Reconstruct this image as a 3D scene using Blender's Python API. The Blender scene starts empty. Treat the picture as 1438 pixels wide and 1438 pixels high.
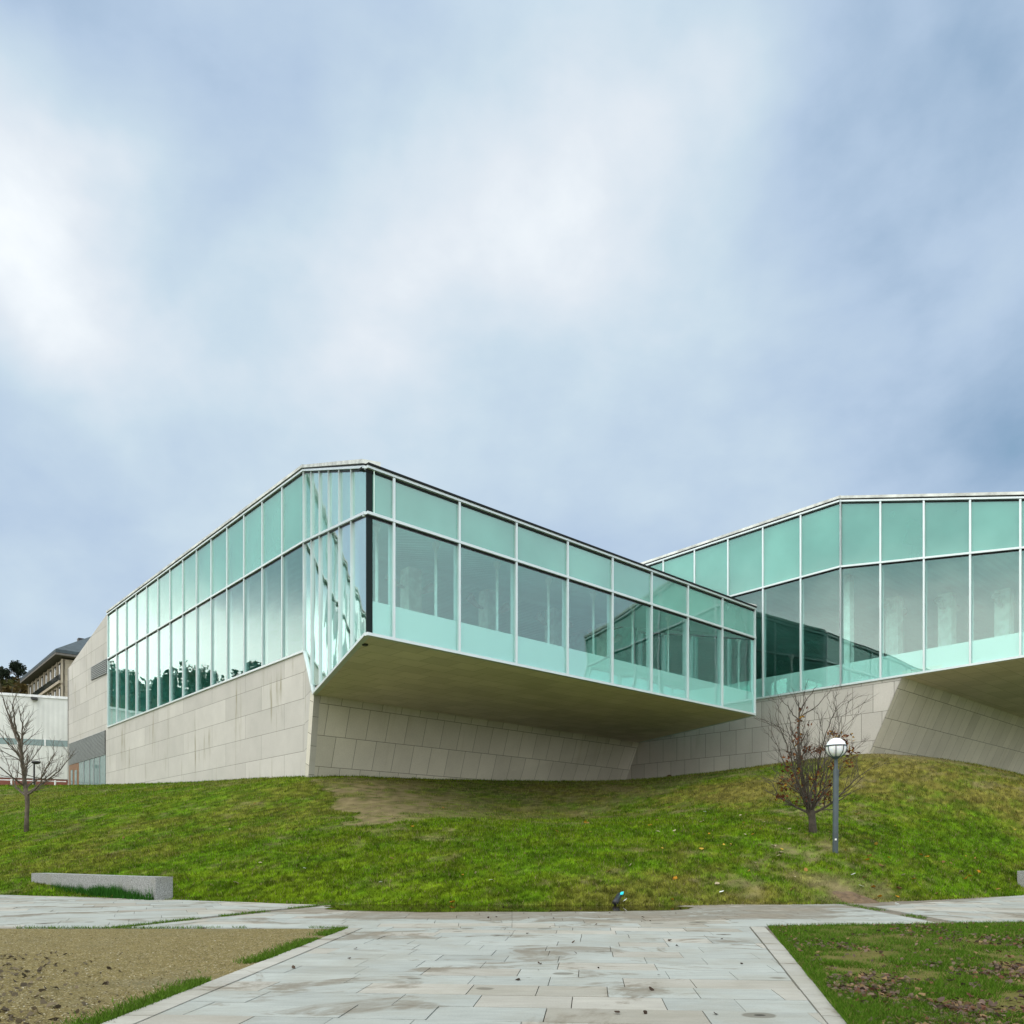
import bpy, bmesh, math, random
import numpy as np
from mathutils import Vector, Matrix, noise as mnoise

random.seed(7)
rng = np.random.default_rng(7)
scene = bpy.context.scene
COL = scene.collection

# ------------------------------------------------------------------ camera
H = 1.15                      # eye height
F, CX, CY = 1141.0, 719.0, 1197.0   # focal length and horizon in photo pixels (1438 wide)
cam_d = bpy.data.cameras.new('camera')
cam_d.sensor_width = 36.0
cam_d.lens = 36.0 * F / 1438.0
cam_d.shift_y = (CY - 719.0) / 1438.0
cam_d.clip_start = 0.1
cam_d.clip_end = 6000.0
cam = bpy.data.objects.new('camera', cam_d)
cam.location = (0, 0, H)
cam.rotation_euler = (math.pi / 2, 0, 0)
COL.objects.link(cam)
scene.camera = cam

# ------------------------------------------------------------------ sun, exposure
SUN_EL, SUN_AZ = math.radians(42), math.radians(238)     # azimuth clockwise from +Y
sd = bpy.data.lights.new('sun', 'SUN')
sd.energy = 1.0
sd.angle = math.radians(40)
sd.color = (1.0, 0.95, 0.88)
sun = bpy.data.objects.new('sun', sd)
to_sun = Vector((math.sin(SUN_AZ) * math.cos(SUN_EL), math.cos(SUN_AZ) * math.cos(SUN_EL), math.sin(SUN_EL)))
sun.rotation_euler = to_sun.to_track_quat('Z', 'Y').to_euler()
sun.location = to_sun * 200
COL.objects.link(sun)
scene.view_settings.view_transform = 'Standard'
scene.view_settings.look = 'None'
scene.view_settings.exposure = 0.0
scene.view_settings.gamma = 1.0
scene.cycles.transparent_max_bounces = 40
scene.cycles.max_bounces = 12
scene.cycles.glossy_bounces = 6
scene.cycles.use_denoising = True

# ------------------------------------------------------------------ node helper
class NT:
    def __init__(s, tree):
        s.t = tree; s.n = tree.nodes; s.l = tree.links
    def new(s, typ, **kw):
        n = s.n.new(typ)
        for k, v in kw.items():
            setattr(n, k, v)
        return n
    def put(s, sock, v):
        if v is None: return
        if hasattr(v, 'is_output') or isinstance(v, bpy.types.NodeSocket):
            s.l.new(v, sock)
        else:
            try: sock.default_value = v
            except Exception:
                sock.default_value = (v[0], v[1], v[2], 1.0) if len(v) == 3 else v[:3]
    def math(s, op, a, b=None, c=None, clamp=False):
        n = s.new('ShaderNodeMath', operation=op, use_clamp=clamp)
        s.put(n.inputs[0], a)
        if b is not None: s.put(n.inputs[1], b)
        if c is not None: s.put(n.inputs[2], c)
        return n.outputs[0]
    def vmath(s, op, a, b=None):
        n = s.new('ShaderNodeVectorMath', operation=op)
        s.put(n.inputs[0], a)
        if b is not None: s.put(n.inputs[1], b)
        return n.outputs['Value'] if op in ('DOT_PRODUCT', 'LENGTH') else n.outputs[0]
    def scale(s, a, f):
        n = s.new('ShaderNodeVectorMath', operation='SCALE')
        s.put(n.inputs[0], a); s.put(n.inputs[3], f)
        return n.outputs[0]
    def noise(s, vec, scale=1.0, detail=4.0, rough=0.5, dist=0.0, color=False):
        n = s.new('ShaderNodeTexNoise')
        if vec is not None: s.put(n.inputs['Vector'], vec)
        n.inputs['Scale'].default_value = scale; n.inputs['Detail'].default_value = detail
        n.inputs['Roughness'].default_value = rough; n.inputs['Distortion'].default_value = dist
        return n.outputs['Color'] if color else n.outputs['Fac']
    def mix(s, f, a, b, blend='MIX'):
        n = s.new('ShaderNodeMix', data_type='RGBA', blend_type=blend)
        s.put(n.inputs[0], f); s.put(n.inputs[6], a); s.put(n.inputs[7], b)
        return n.outputs[2]
    def ramp(s, f, stops, interp='LINEAR'):
        n = s.new('ShaderNodeValToRGB'); r = n.color_ramp; r.interpolation = interp
        while len(r.elements) < len(stops): r.elements.new(0.5)
        for e, (p, c) in zip(r.elements, stops):
            e.position = p
            e.color = (c, c, c, 1) if isinstance(c, (int, float)) else (c[0], c[1], c[2], 1)
        s.put(n.inputs[0], f)
        return n.outputs[0]
    def rng(s, v, a, b, c=0.0, d=1.0, smooth=True):
        n = s.new('ShaderNodeMapRange')
        n.interpolation_type = 'SMOOTHSTEP' if smooth else 'LINEAR'
        s.put(n.inputs[0], v)
        for i, q in enumerate((a, b, c, d)): n.inputs[i + 1].default_value = q
        return n.outputs[0]
    def bump(s, h, strength=0.3, dist=0.02, normal=None):
        n = s.new('ShaderNodeBump')
        n.inputs['Strength'].default_value = strength; n.inputs['Distance'].default_value = dist
        s.put(n.inputs['Height'], h)
        if normal is not None: s.put(n.inputs['Normal'], normal)
        return n.outputs[0]

# ------------------------------------------------------------------ sky
world = bpy.data.worlds.new('World')
scene.world = world
world.use_nodes = True
w = NT(world.node_tree)
w.n.clear()
WS = 0.1
sky = w.new('ShaderNodeTexSky', sky_type='NISHITA')
sky.sun_disc = False
sky.sun_elevation = SUN_EL
sky.sun_rotation = SUN_AZ
sky.air_density = 1.0; sky.dust_density = 2.0
tc = w.new('ShaderNodeTexCoord')
d0 = tc.outputs['Generated']
wn = w.noise(d0, 2.1, 5, 0.55, 0.3, color=True)
warp = w.scale(w.vmath('SUBTRACT', wn, (0.5, 0.5, 0.5)), 0.42)
dw = w.vmath('ADD', d0, warp)
stretch = w.vmath('MULTIPLY', d0, (1.0, 1.0, 1.7))
n_big = w.noise(stretch, 2.3, 7, 0.52, 0.5)
n_fine = w.noise(w.vmath('MULTIPLY', d0, (1.0, 1.0, 1.5)), 4.2, 8, 0.54, 0.15)
val = w.math('MULTIPLY_ADD', w.math('SUBTRACT', n_big, 0.5), 0.55, 0.415)
val = w.math('ADD', val, w.math('MULTIPLY', w.math('SUBTRACT', n_fine, 0.5), 0.70))
def lobe(direction, width, amount):
    global val
    v = Vector(direction).normalized()
    dd = w.vmath('LENGTH', w.vmath('SUBTRACT', dw, tuple(v)))
    f = w.rng(dd, width, 0.0)
    val = w.math('ADD', val, w.math('MULTIPLY', f, amount))
def pxd(px, py):
    return ((px - CX) / F, 1.0, (CY - py) / F)
for px, py, wd, am in [
        (40, 270, .16, .30), (220, 395, .20, .42), (770, 220, .27, .40), (560, 150, .35, .06), (300, 500, .28, .10),
        (470, 530, .30, .30), (760, 600, .30, .20), (1010, 590, .30, .20), (20, 480, .18, .12), (1100, 430, .3, .06), (20, 850, .24, .42),
        (1340, 610, .22, .10), (950, 60, .18, .06), (620, 400, .3, -.06), (500, 90, .4, .05),
        (1180, 180, .36, -.06), (1440, 480, .26, -.10), (1440, 60, .30, -.12), (1250, 760, .34, -.14), (120, 90, .24, -.16),
        (60, 690, .26, -.09), (690, 10, .22, -.16), (380, 330, .22, -.20), (700, 760, .3, -.14), (1000, 760, .3, -.14),
        (230, 760, .26, -.10)]:
    lobe(pxd(px, py), wd * 1.1, am * (.85 if am > 0 else .75))
ccol = w.ramp(w.math('MULTIPLY', val, 0.8), [(0.0, (0.16, 0.33, 0.48)), (0.14, (0.30, 0.44, 0.62)), (0.30, (0.485, 0.62, 0.795)),
                       (0.48, (0.62, 0.755, 0.865)), (0.66, (0.80, 0.87, 0.94)), (1.0, (1.25, 1.27, 1.25))])
# cloud brightness added as fill sunward overhead and behind the camera; bright low west
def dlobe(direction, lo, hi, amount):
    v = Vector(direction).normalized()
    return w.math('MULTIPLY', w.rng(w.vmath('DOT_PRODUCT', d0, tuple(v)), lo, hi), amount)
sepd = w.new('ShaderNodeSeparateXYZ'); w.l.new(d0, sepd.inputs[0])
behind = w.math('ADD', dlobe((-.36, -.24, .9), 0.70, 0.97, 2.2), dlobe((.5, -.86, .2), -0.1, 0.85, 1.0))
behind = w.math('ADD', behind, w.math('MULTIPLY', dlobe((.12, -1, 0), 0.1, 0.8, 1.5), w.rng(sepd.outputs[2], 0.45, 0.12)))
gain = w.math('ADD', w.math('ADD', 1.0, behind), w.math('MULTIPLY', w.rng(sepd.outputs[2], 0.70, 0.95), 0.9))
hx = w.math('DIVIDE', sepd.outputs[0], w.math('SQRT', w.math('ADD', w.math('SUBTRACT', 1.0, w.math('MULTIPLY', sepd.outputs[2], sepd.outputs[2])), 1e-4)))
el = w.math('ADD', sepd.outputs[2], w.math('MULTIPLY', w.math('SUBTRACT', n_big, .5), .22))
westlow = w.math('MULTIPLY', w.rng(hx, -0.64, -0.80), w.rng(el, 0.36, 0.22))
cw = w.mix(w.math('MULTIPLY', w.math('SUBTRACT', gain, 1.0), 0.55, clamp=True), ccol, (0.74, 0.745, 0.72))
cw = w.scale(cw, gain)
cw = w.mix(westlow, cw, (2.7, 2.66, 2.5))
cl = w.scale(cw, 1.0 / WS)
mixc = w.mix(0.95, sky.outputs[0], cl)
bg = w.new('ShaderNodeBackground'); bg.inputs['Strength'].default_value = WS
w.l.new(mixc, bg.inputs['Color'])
wo = w.new('ShaderNodeOutputWorld'); w.l.new(bg.outputs[0], wo.inputs[0])

# ------------------------------------------------------------------ materials
def mat(name):
    m = bpy.data.materials.new(name); m.use_nodes = True
    t = NT(m.node_tree); t.n.clear()
    out = t.new('ShaderNodeOutputMaterial')
    return m, t, out
def principled(t, out, color, rough=0.5, metallic=0.0, normal=None, spec=0.5):
    b = t.new('ShaderNodeBsdfPrincipled')
    t.put(b.inputs['Base Color'], color); t.put(b.inputs['Roughness'], rough)
    t.put(b.inputs['Metallic'], metallic); b.inputs['Specular IOR Level'].default_value = spec
    if normal is not None: t.put(b.inputs['Normal'], normal)
    t.l.new(b.outputs[0], out.inputs[0])
    return b
def simple(name, color, rough=0.5, metallic=0.0, vary=0.12, scale=3.0, bump=0.0, spec=0.5):
    m, t, out = mat(name)
    oc = t.new('ShaderNodeTexCoord').outputs['Object']
    n = t.noise(oc, scale, 5, 0.6)
    c = t.mix(t.rng(n, 0.3, 0.7), tuple(x * (1 - vary) for x in color), tuple(min(1, x * (1 + vary)) for x in color))
    nm = t.bump(t.noise(oc, scale * 12, 3), bump, 0.01) if bump else None
    principled(t, out, c, rough, metallic, nm, spec)
    return m

def stone_mat(name, base, joint, pw, ph, streak=0.5, speck=0.25, off=(0, 0)):
    """granite cladding: panels pw x ph laid in the wall's own metric UVs"""
    m, t, out = mat(name)
    uvn = t.new('ShaderNodeUVMap'); uvn.uv_map = 'UVMap'
    uv = t.vmath('ADD', uvn.outputs[0], (off[0], off[1], 0))
    oc = t.new('ShaderNodeTexCoord').outputs['Object']
    br = t.new('ShaderNodeTexBrick')
    t.l.new(uv, br.inputs['Vector'])
    br.inputs['Color1'].default_value = (0.0, 0.0, 0.0, 1); br.inputs['Color2'].default_value = (1, 1, 1, 1)
    br.inputs['Mortar'].default_value = (0.5, 0.5, 0.5, 1)
    br.inputs['Scale'].default_value = 1.0
    br.inputs['Mortar Size'].default_value = 0.012; br.inputs['Mortar Smooth'].default_value = 0.1
    br.inputs['Brick Width'].default_value = pw; br.inputs['Row Height'].default_value = ph
    br.offset = 0.43
    pan = t.math('SUBTRACT', br.outputs['Color'], 0.5)
    pv = t.math('MULTIPLY_ADD', pan, 0.16, 1.0)
    sp = t.noise(oc, 34.0, 4, 0.7)
    spk = t.math('MULTIPLY_ADD', t.math('SUBTRACT', sp, 0.5), speck * 2, 1.0)
    cloud = t.math('MULTIPLY_ADD', t.math('SUBTRACT', t.noise(oc, 0.55, 5, 0.6), 0.5), 0.35, 1.0)
    k = t.math('MULTIPLY', t.math('MULTIPLY', pv, spk), cloud)
    c = t.scale(base, k)
    # water streaks running down from the joints
    sv = t.vmath('MULTIPLY', uv, (2.2, 0.16, 1.0))
    st = t.rng(t.noise(sv, 1.0, 5, 0.62), 0.55, 0.70)
    st = t.math('MULTIPLY', st, t.rng(t.noise(uv, 0.35, 2), 0.36, 0.62))
    c = t.mix(t.math('MULTIPLY', st, streak), c, (base[0] * .55, base[1] * .52, base[2] * .38))
    c = t.mix(br.outputs['Fac'], c, joint)
    hgt = t.math('SUBTRACT', t.math('MULTIPLY', sp, 0.25), br.outputs['Fac'])
    principled(t, out, c, 0.75, 0, t.bump(hgt, 0.35, 0.012), 0.3)
    return m

M = {}
M['granite'] = stone_mat('granite_pale', (0.47, 0.455, 0.42), (0.19, 0.18, 0.155), 4.6, 1.27, 0.9, 0.20, (0.6, 0.33))
M['granite_near'] = stone_mat('granite_speckled', (0.47, 0.445, 0.405), (0.14, 0.135, 0.11), 1.05, 1.42, 0.25, 0.34, (0.2, 0.28))
M['granite_under'] = stone_mat('granite_underwall', (0.60, 0.57, 0.49), (0.17, 0.16, 0.12), 1.12, 1.38, 0.25, 0.36, (0.3, 0.38))
M['soffit'] = stone_mat('soffit_stone', (0.76, 0.675, 0.64), (0.46, 0.41, 0.38), 1.3, 0.9, 0.15, 0.12)

def metal_white():
    m, t, out = mat('white_aluminium')
    oc = t.new('ShaderNodeTexCoord').outputs['Object']
    n = t.noise(oc, 1.3, 4)
    c = t.mix(n, (0.54, 0.62, 0.63), (0.66, 0.72, 0.73))
    principled(t, out, c, 0.35, 0.25)
    return m
M['alu'] = metal_white()
M['zinc'] = simple('zinc_coping', (0.50, 0.52, 0.49), 0.5, 0.2, 0.3, 1.2)
M['dark'] = simple('black_coping_gap_shade', (0.010, 0.013, 0.013), 0.6, 0, 0.1, 3, 0, 0.15)  # black of the front coping, and painted shade in the rail gaps
M['darkpanel'] = simple('black_corner_panel', (0.006, 0.014, 0.014), 0.5, 0, 0.1, 3, 0, 0.15)

def glass_clear(name='clear_glass', tint=(0.80, 0.945, 0.905), f0=0.07, wave=0.0012):
    m, t, out = mat(name)
    oi = t.new('ShaderNodeObjectInfo')
    oc = t.new('ShaderNodeTexCoord').outputs['Object']
    ov = t.vmath('ADD', oc, t.scale((1, 1, 1), t.math('MULTIPLY', oi.outputs['Random'], 37.0)))
    nm = t.bump(t.noise(ov, 0.55, 1, 0.4), 1.0, wave * 30)
    lw = t.new('ShaderNodeLayerWeight'); lw.inputs['Blend'].default_value = 0.5
    p5 = t.math('POWER', lw.outputs['Facing'], 4.2)
    fac = t.math('MULTIPLY_ADD', p5, 1 - f0, f0)
    tr = t.new('ShaderNodeBsdfTransparent'); t.put(tr.inputs[0], tint)
    gl = t.new('ShaderNodeBsdfGlossy'); gl.inputs['Roughness'].default_value = 0.0
    t.put(gl.inputs['Color'], (0.88, 0.98, 0.97)); t.put(gl.inputs['Normal'], nm)
    mx = t.new('ShaderNodeMixShader'); t.put(mx.inputs[0], fac)
    t.l.new(tr.outputs[0], mx.inputs[1]); t.l.new(gl.outputs[0], mx.inputs[2])
    t.l.new(mx.outputs[0], out.inputs[0])
    return m
M['glass'] = glass_clear('clear_glass', (0.81, 0.97, 0.945), 0.10, 0.00035)
M['glass_wavy'] = glass_clear('wavy_glass', (0.83, 0.965, 0.93), 0.30, 0.00035)

def enamel(name, col):
    m, t, out = mat(name)
    oi = t.new('ShaderNodeObjectInfo')
    oc = t.new('ShaderNodeTexCoord').outputs['Object']
    ov = t.vmath('ADD', oc, t.scale((1, 1, 1), t.math('MULTIPLY', oi.outputs['Random'], 37.0)))
    n = t.noise(ov, 0.35, 3, 0.5)
    c = t.mix(t.rng(n, 0.3, 0.7), tuple(x * 0.90 for x in col), tuple(x * 1.10 for x in col))
    c = t.scale(c, t.math('MULTIPLY_ADD', oi.outputs['Random'], 0.16, 0.92))
    nm = t.bump(t.noise(ov, 0.55, 1, 0.4), 1.0, 0.01)
    d0_ = t.new('ShaderNodeBsdfDiffuse'); t.put(d0_.inputs[0], c)
    tr_ = t.new('ShaderNodeBsdfTransparent'); t.put(tr_.inputs[0], (0.62, 0.93, 0.88))
    df = t.new('ShaderNodeMixShader'); df.inputs[0].default_value = 0.5
    t.l.new(d0_.outputs[0], df.inputs[1]); t.l.new(tr_.outputs[0], df.inputs[2])
    lw = t.new('ShaderNodeLayerWeight'); lw.inputs['Blend'].default_value = 0.5
    fac = t.math('MULTIPLY_ADD', t.math('POWER', lw.outputs['Facing'], 4.2), 0.86, 0.13)
    gl = t.new('ShaderNodeBsdfGlossy'); gl.inputs['Roughness'].default_value = 0.05
    t.put(gl.inputs['Color'], (0.9, 0.97, 0.95)); t.put(gl.inputs['Normal'], nm)
    mx = t.new('ShaderNodeMixShader'); t.put(mx.inputs[0], fac)
    t.l.new(df.outputs[0], mx.inputs[1]); t.l.new(gl.outputs[0], mx.inputs[2])
    t.l.new(mx.outputs[0], out.inputs[0])
    return m
M['enamel'] = enamel('teal_enamelled_glass', (0.265, 0.54, 0.475))
M['board'] = simple('pale_backing_board', (0.62, 0.80, 0.74), 0.7, 0, 0.1, 0.8)

def film():
    m, t, out = mat('frosted_film')
    df = t.new('ShaderNodeBsdfDiffuse'); t.put(df.inputs[0], (0.95, 0.95, 0.95))
    tl = t.new('ShaderNodeBsdfTranslucent'); t.put(tl.inputs[0], (0.88, 0.90, 0.90))
    tr = t.new('ShaderNodeBsdfTransparent'); t.put(tr.inputs[0], (0.85, 0.95, 0.93))
    a = t.new('ShaderNodeMixShader'); a.inputs[0].default_value = 0.35
    t.l.new(df.outputs[0], a.inputs[1]); t.l.new(tl.outputs[0], a.inputs[2])
    b = t.new('ShaderNodeMixShader'); b.inputs[0].default_value = 0.16
    t.l.new(a.outputs[0], b.inputs[1]); t.l.new(tr.outputs[0], b.inputs[2])
    t.l.new(b.outputs[0], out.inputs[0])
    return m
M['film'] = film()

def ribbed(name, col, period, axis_uv=0, strength=0.6, rough=0.5, dark=0.25):
    m, t, out = mat(name)
    uvn = t.new('ShaderNodeUVMap'); uvn.uv_map = 'UVMap'
    sep = t.new('ShaderNodeSeparateXYZ'); t.l.new(uvn.outputs[0], sep.inputs[0])
    s = t.math('SINE', t.math('MULTIPLY', sep.outputs[axis_uv], 2 * math.pi / period))
    oc = t.new('ShaderNodeTexCoord').outputs['Object']
    n = t.noise(oc, 0.4, 5, 0.6)
    c = t.mix(t.rng(n, 0.3, 0.75), tuple(x * 0.86 for x in col), col)
    c = t.mix(t.math('MULTIPLY', t.rng(s, -0.9, -0.3, 1, 0), dark), c, tuple(x * 0.5 for x in col))
    principled(t, out, c, rough, 0, t.bump(s, strength, period * 0.15))
    return m
M['ceiling'] = ribbed('ribbed_ceiling', (0.50, 0.72, 0.69), 0.45, 0, 0.15, 0.6, 0.10)
M['corrugated'] = ribbed('white_corrugated_sheet', (0.74, 0.75, 0.71), 0.42, 0, 0.12, 0.6, 0.10)
M['int_floor'] = simple('indoor_floor', (0.60, 0.63, 0.61), 0.35)
M['int_wall'] = simple('indoor_wall', (0.28, 0.66, 0.61), 0.6)
M['concrete'] = simple('concrete_column', (0.72, 0.72, 0.69), 0.7)
M['white'] = simple('white_paint', (0.74, 0.75, 0.74), 0.4)
M['bark'] = simple('bark', (0.095, 0.075, 0.055), 0.9, 0, 0.35, 6, 0.4)
M['bark_pale'] = simple('bark_pale', (0.062, 0.05, 0.037), 0.9, 0, 0.35, 6, 0.4)
M['lamp_pole'] = simple('painted_pole', (0.055, 0.075, 0.08), 0.5, 0, 0.15, 3, 0, 0.3)
M['black'] = simple('black_paint', (0.015, 0.016, 0.018), 0.45)
M['bench'] = None
M['wood'] = simple('varnished_wood', (0.20, 0.095, 0.04), 0.45, 0, 0.25, 5)
M['grey_louvre'] = simple('grey_louvre', (0.30, 0.32, 0.32), 0.5, 0.2)
M['slate'] = simple('slate_roof', (0.035, 0.055, 0.065), 0.6, 0, 0.25, 2, 0.2)
M['apt_stone'] = stone_mat('apartment_stone', (0.38, 0.33, 0.25), (0.22, 0.19, 0.14), 1.4, 0.8, 0.5, 0.2)
M['eave'] = simple('dark_eave', (0.13, 0.12, 0.105), 0.8)
M['dark_glass'] = simple('dark_glass', (0.02, 0.026, 0.03), 0.06, 0, 0.1, 1, 0, 0.8)
M['strip_glass'] = simple('grey_green_glass', (0.16, 0.24, 0.235), 0.08)
M['brick_red'] = simple('red_brown_base', (0.22, 0.075, 0.05), 0.8)
M['cyan'] = simple('cyan_plastic', (0.0, 0.55, 0.62), 0.35)
M['soil'] = simple('soil', (0.12, 0.08, 0.042), 0.95, 0, 0.3, 8, 0.6)

def granite_block():
    m, t, out = mat('grey_granite_block')
    oc = t.new('ShaderNodeTexCoord').outputs['Object']
    sp = t.noise(oc, 45, 4, 0.75)
    c = t.mix(t.rng(sp, 0.38, 0.62), (0.13, 0.135, 0.13), (0.34, 0.35, 0.335))
    big = t.noise(oc, 1.6, 5, 0.6)
    c = t.mix(t.rng(big, 0.5, 0.72, 0, 0.45), c, (0.20, 0.20, 0.165))
    principled(t, out, c, 0.8, 0, t.bump(sp, 0.5, 0.01), 0.3)
    return m
M['bench'] = granite_block()

def attr_mat(name, rough=0.8, bumps=0.0, bscale=20.0, trans=0.0, fine=0.0, fscale=60.0):
    m, t, out = mat(name)
    a = t.new('ShaderNodeAttribute'); a.attribute_name = 'col'
    c = a.outputs['Color']
    oc = t.new('ShaderNodeTexCoord').outputs['Object']
    if fine:
        n = t.noise(oc, fscale, 5, 0.7)
        c = t.scale(c, t.math('MULTIPLY_ADD', t.math('SUBTRACT', n, 0.5), fine * 2, 1.0))
    nm = t.bump(t.noise(oc, bscale, 5, 0.65), bumps, 0.05) if bumps else None
    b = principled(t, out, c, rough, 0, nm, 0.06)
    if trans:
        tl = t.new('ShaderNodeBsdfTranslucent'); t.l.new(c, tl.inputs[0])
        mx = t.new('ShaderNodeMixShader'); mx.inputs[0].default_value = trans
        t.l.new(b.outputs[0], mx.inputs[1]); t.l.new(tl.outputs[0], mx.inputs[2])
        t.l.new(mx.outputs[0], out.inputs[0])
    return m
M['lawn'] = attr_mat('lawn_ground', 0.95, 0.9, 14.0, 0, 0.45, 22.0)
M['blade'] = attr_mat('grass_blade', 0.6, 0, 20, 0.3)
M['leaf'] = attr_mat('dry_leaf', 0.75, 0, 20, 0.2)
M['foliage'] = attr_mat('foliage', 0.7, 0, 20, 0.15)

def paving():
    m, t, out = mat('granite_paving')
    a = t.new('ShaderNodeAttribute'); a.attribute_name = 'col'
    oc = t.new('ShaderNodeTexCoord').outputs['Object']
    sp = t.noise(oc, 60, 4, 0.7)
    veins = t.noise(t.vmath('MULTIPLY', oc, (2.2, 9.0, 1)), 1.0, 5, 0.65, 0.6)
    c = t.scale(a.outputs['Color'], t.math('MULTIPLY_ADD', t.math('SUBTRACT', sp, .5), .4, 1.0))
    c = t.scale(c, t.math('MULTIPLY_ADD', t.math('SUBTRACT', veins, .5), .55, 1.0))
    # damp and dirt patches with outlines of their own
    big = t.noise(t.vmath('MULTIPLY', oc, (0.75, 0.95, 1)), 0.9, 7, 0.66, 0.9)
    sx = t.new('ShaderNodeSeparateXYZ'); t.l.new(oc, sx.inputs[0])
    ex = t.math('DIVIDE', t.math('ADD', sx.outputs[0], -1.0), 6.6); ey = t.math('DIVIDE', t.math('ADD', sx.outputs[1], -16.4), 3.1)
    near = t.rng(t.math('ADD', t.math('MULTIPLY', ex, ex), t.math('MULTIPLY', ey, ey)), 1.1, 0.35)
    damp = t.math('MULTIPLY', t.rng(t.math('ADD', big, t.math('MULTIPLY', near, 0.20)), 0.53, 0.62), t.rng(t.noise(oc, 3.0, 5, .7), .25, .6, .55, 1.0))
    grime = t.rng(t.noise(t.vmath('ADD', oc, (31, 9, 0)), 0.9, 6, 0.66), 0.42, 0.68)
    c = t.mix(t.math('MULTIPLY', grime, 0.42), c, (0.24, 0.225, 0.175))
    c = t.mix(t.math('MULTIPLY', damp, 0.8), c, (0.17, 0.15, 0.115))
    # small round drip marks
    vo = t.new('ShaderNodeTexVoronoi'); vo.inputs['Scale'].default_value = 1.6
    t.l.new(t.vmath('ADD', t.vmath('MULTIPLY', oc, (1, 1.25, 0)), t.scale(t.noise(oc, 3, 2, .5, 0, True), 0.10)), vo.inputs['Vector'])
    sepc = t.new('ShaderNodeSeparateColor'); t.l.new(vo.outputs['Color'], sepc.inputs[0])
    rad = t.math('MULTIPLY', t.math('POWER', sepc.outputs[0], 2.0), 0.25)
    spot = t.rng(t.math('SUBTRACT', vo.outputs['Distance'], rad), 0.03, -0.01)
    spot = t.math('MULTIPLY', spot, t.rng(sepc.outputs[1], 0.30, 0.35))
    c = t.mix(t.math('MULTIPLY', spot, 0.72), c, (0.115, 0.105, 0.08))
    core = t.rng(t.math('SUBTRACT', vo.outputs['Distance'], t.math('MULTIPLY', rad, .35)), 0.01, -0.01)
    c = t.mix(t.math('MULTIPLY', t.math('MULTIPLY', core, spot), 0.85), c, (0.03, 0.026, 0.02))
    rough = 0.75
    pb = principled(t, out, c, rough, 0, t.bump(t.math('ADD', sp, veins), 0.25, 0.006), 0.15)
    t.put(pb.inputs['Specular IOR Level'], t.math('MULTIPLY_ADD', damp, -0.15, 0.15))
    return m
M['paving'] = paving()
M['joint'] = simple('joint_soil', (0.075, 0.072, 0.05), 0.95, 0, 0.5, 3)
M['strip'] = simple('earth_strip', (0.15, 0.13, 0.095), 0.95, 0, 0.35, 2.5, 0.4)

def gravel():
    m, t, out = mat('gravel')
    oc = t.new('ShaderNodeTexCoord').outputs['Object']
    vo = t.new('ShaderNodeTexVoronoi'); vo.inputs['Scale'].default_value = 80
    t.l.new(oc, vo.inputs['Vector'])
    sc = t.new('ShaderNodeSeparateColor'); t.l.new(vo.outputs['Color'], sc.inputs[0])
    c = t.ramp(sc.outputs[0], [(0, (0.07, 0.058, 0.024)), (0.35, (0.135, 0.108, 0.040)), (0.7, (0.185, 0.150, 0.060)), (0.93, (0.23, 0.19, 0.09)), (1, (0.46, 0.42, 0.32))])
    big = t.noise(oc, 0.5, 5, 0.6)
    c = t.mix(t.rng(big, 0.5, 0.75, 0, 0.5), c, (0.12, 0.115, 0.075))
    c = t.scale(c, t.math('MULTIPLY_ADD', t.math('SUBTRACT', t.noise(oc, 5, 5, .7), .5), .8, 1.0))
    principled(t, out, c, 0.9, 0, t.bump(t.math('SUBTRACT', 1.0, vo.outputs['Distance']), 0.5, 0.012), 0.1)
    return m
M['gravel'] = gravel()

def water():
    m, t, out = mat('puddle_water')
    tr = t.new('ShaderNodeBsdfTransparent'); t.put(tr.inputs[0], (0.36, 0.33, 0.22))
    gl = t.new('ShaderNodeBsdfGlossy'); gl.inputs['Roughness'].default_value = 0.02
    lw = t.new('ShaderNodeLayerWeight'); lw.inputs['Blend'].default_value = 0.5
    fac = t.math('MULTIPLY_ADD', t.math('POWER', lw.outputs['Facing'], 5.0), 0.97, 0.03)
    mx = t.new('ShaderNodeMixShader'); t.put(mx.inputs[0], fac)
    t.l.new(tr.outputs[0], mx.inputs[1]); t.l.new(gl.outputs[0], mx.inputs[2])
    t.l.new(mx.outputs[0], out.inputs[0])
    return m
M['water'] = water()

def globe_mat():
    m, t, out = mat('opal_globe')
    b = principled(t, out, (0.85, 0.87, 0.88), 0.2)
    b.inputs['Subsurface Weight'].default_value = 0.15
    return m
M['globe'] = globe_mat()

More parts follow.
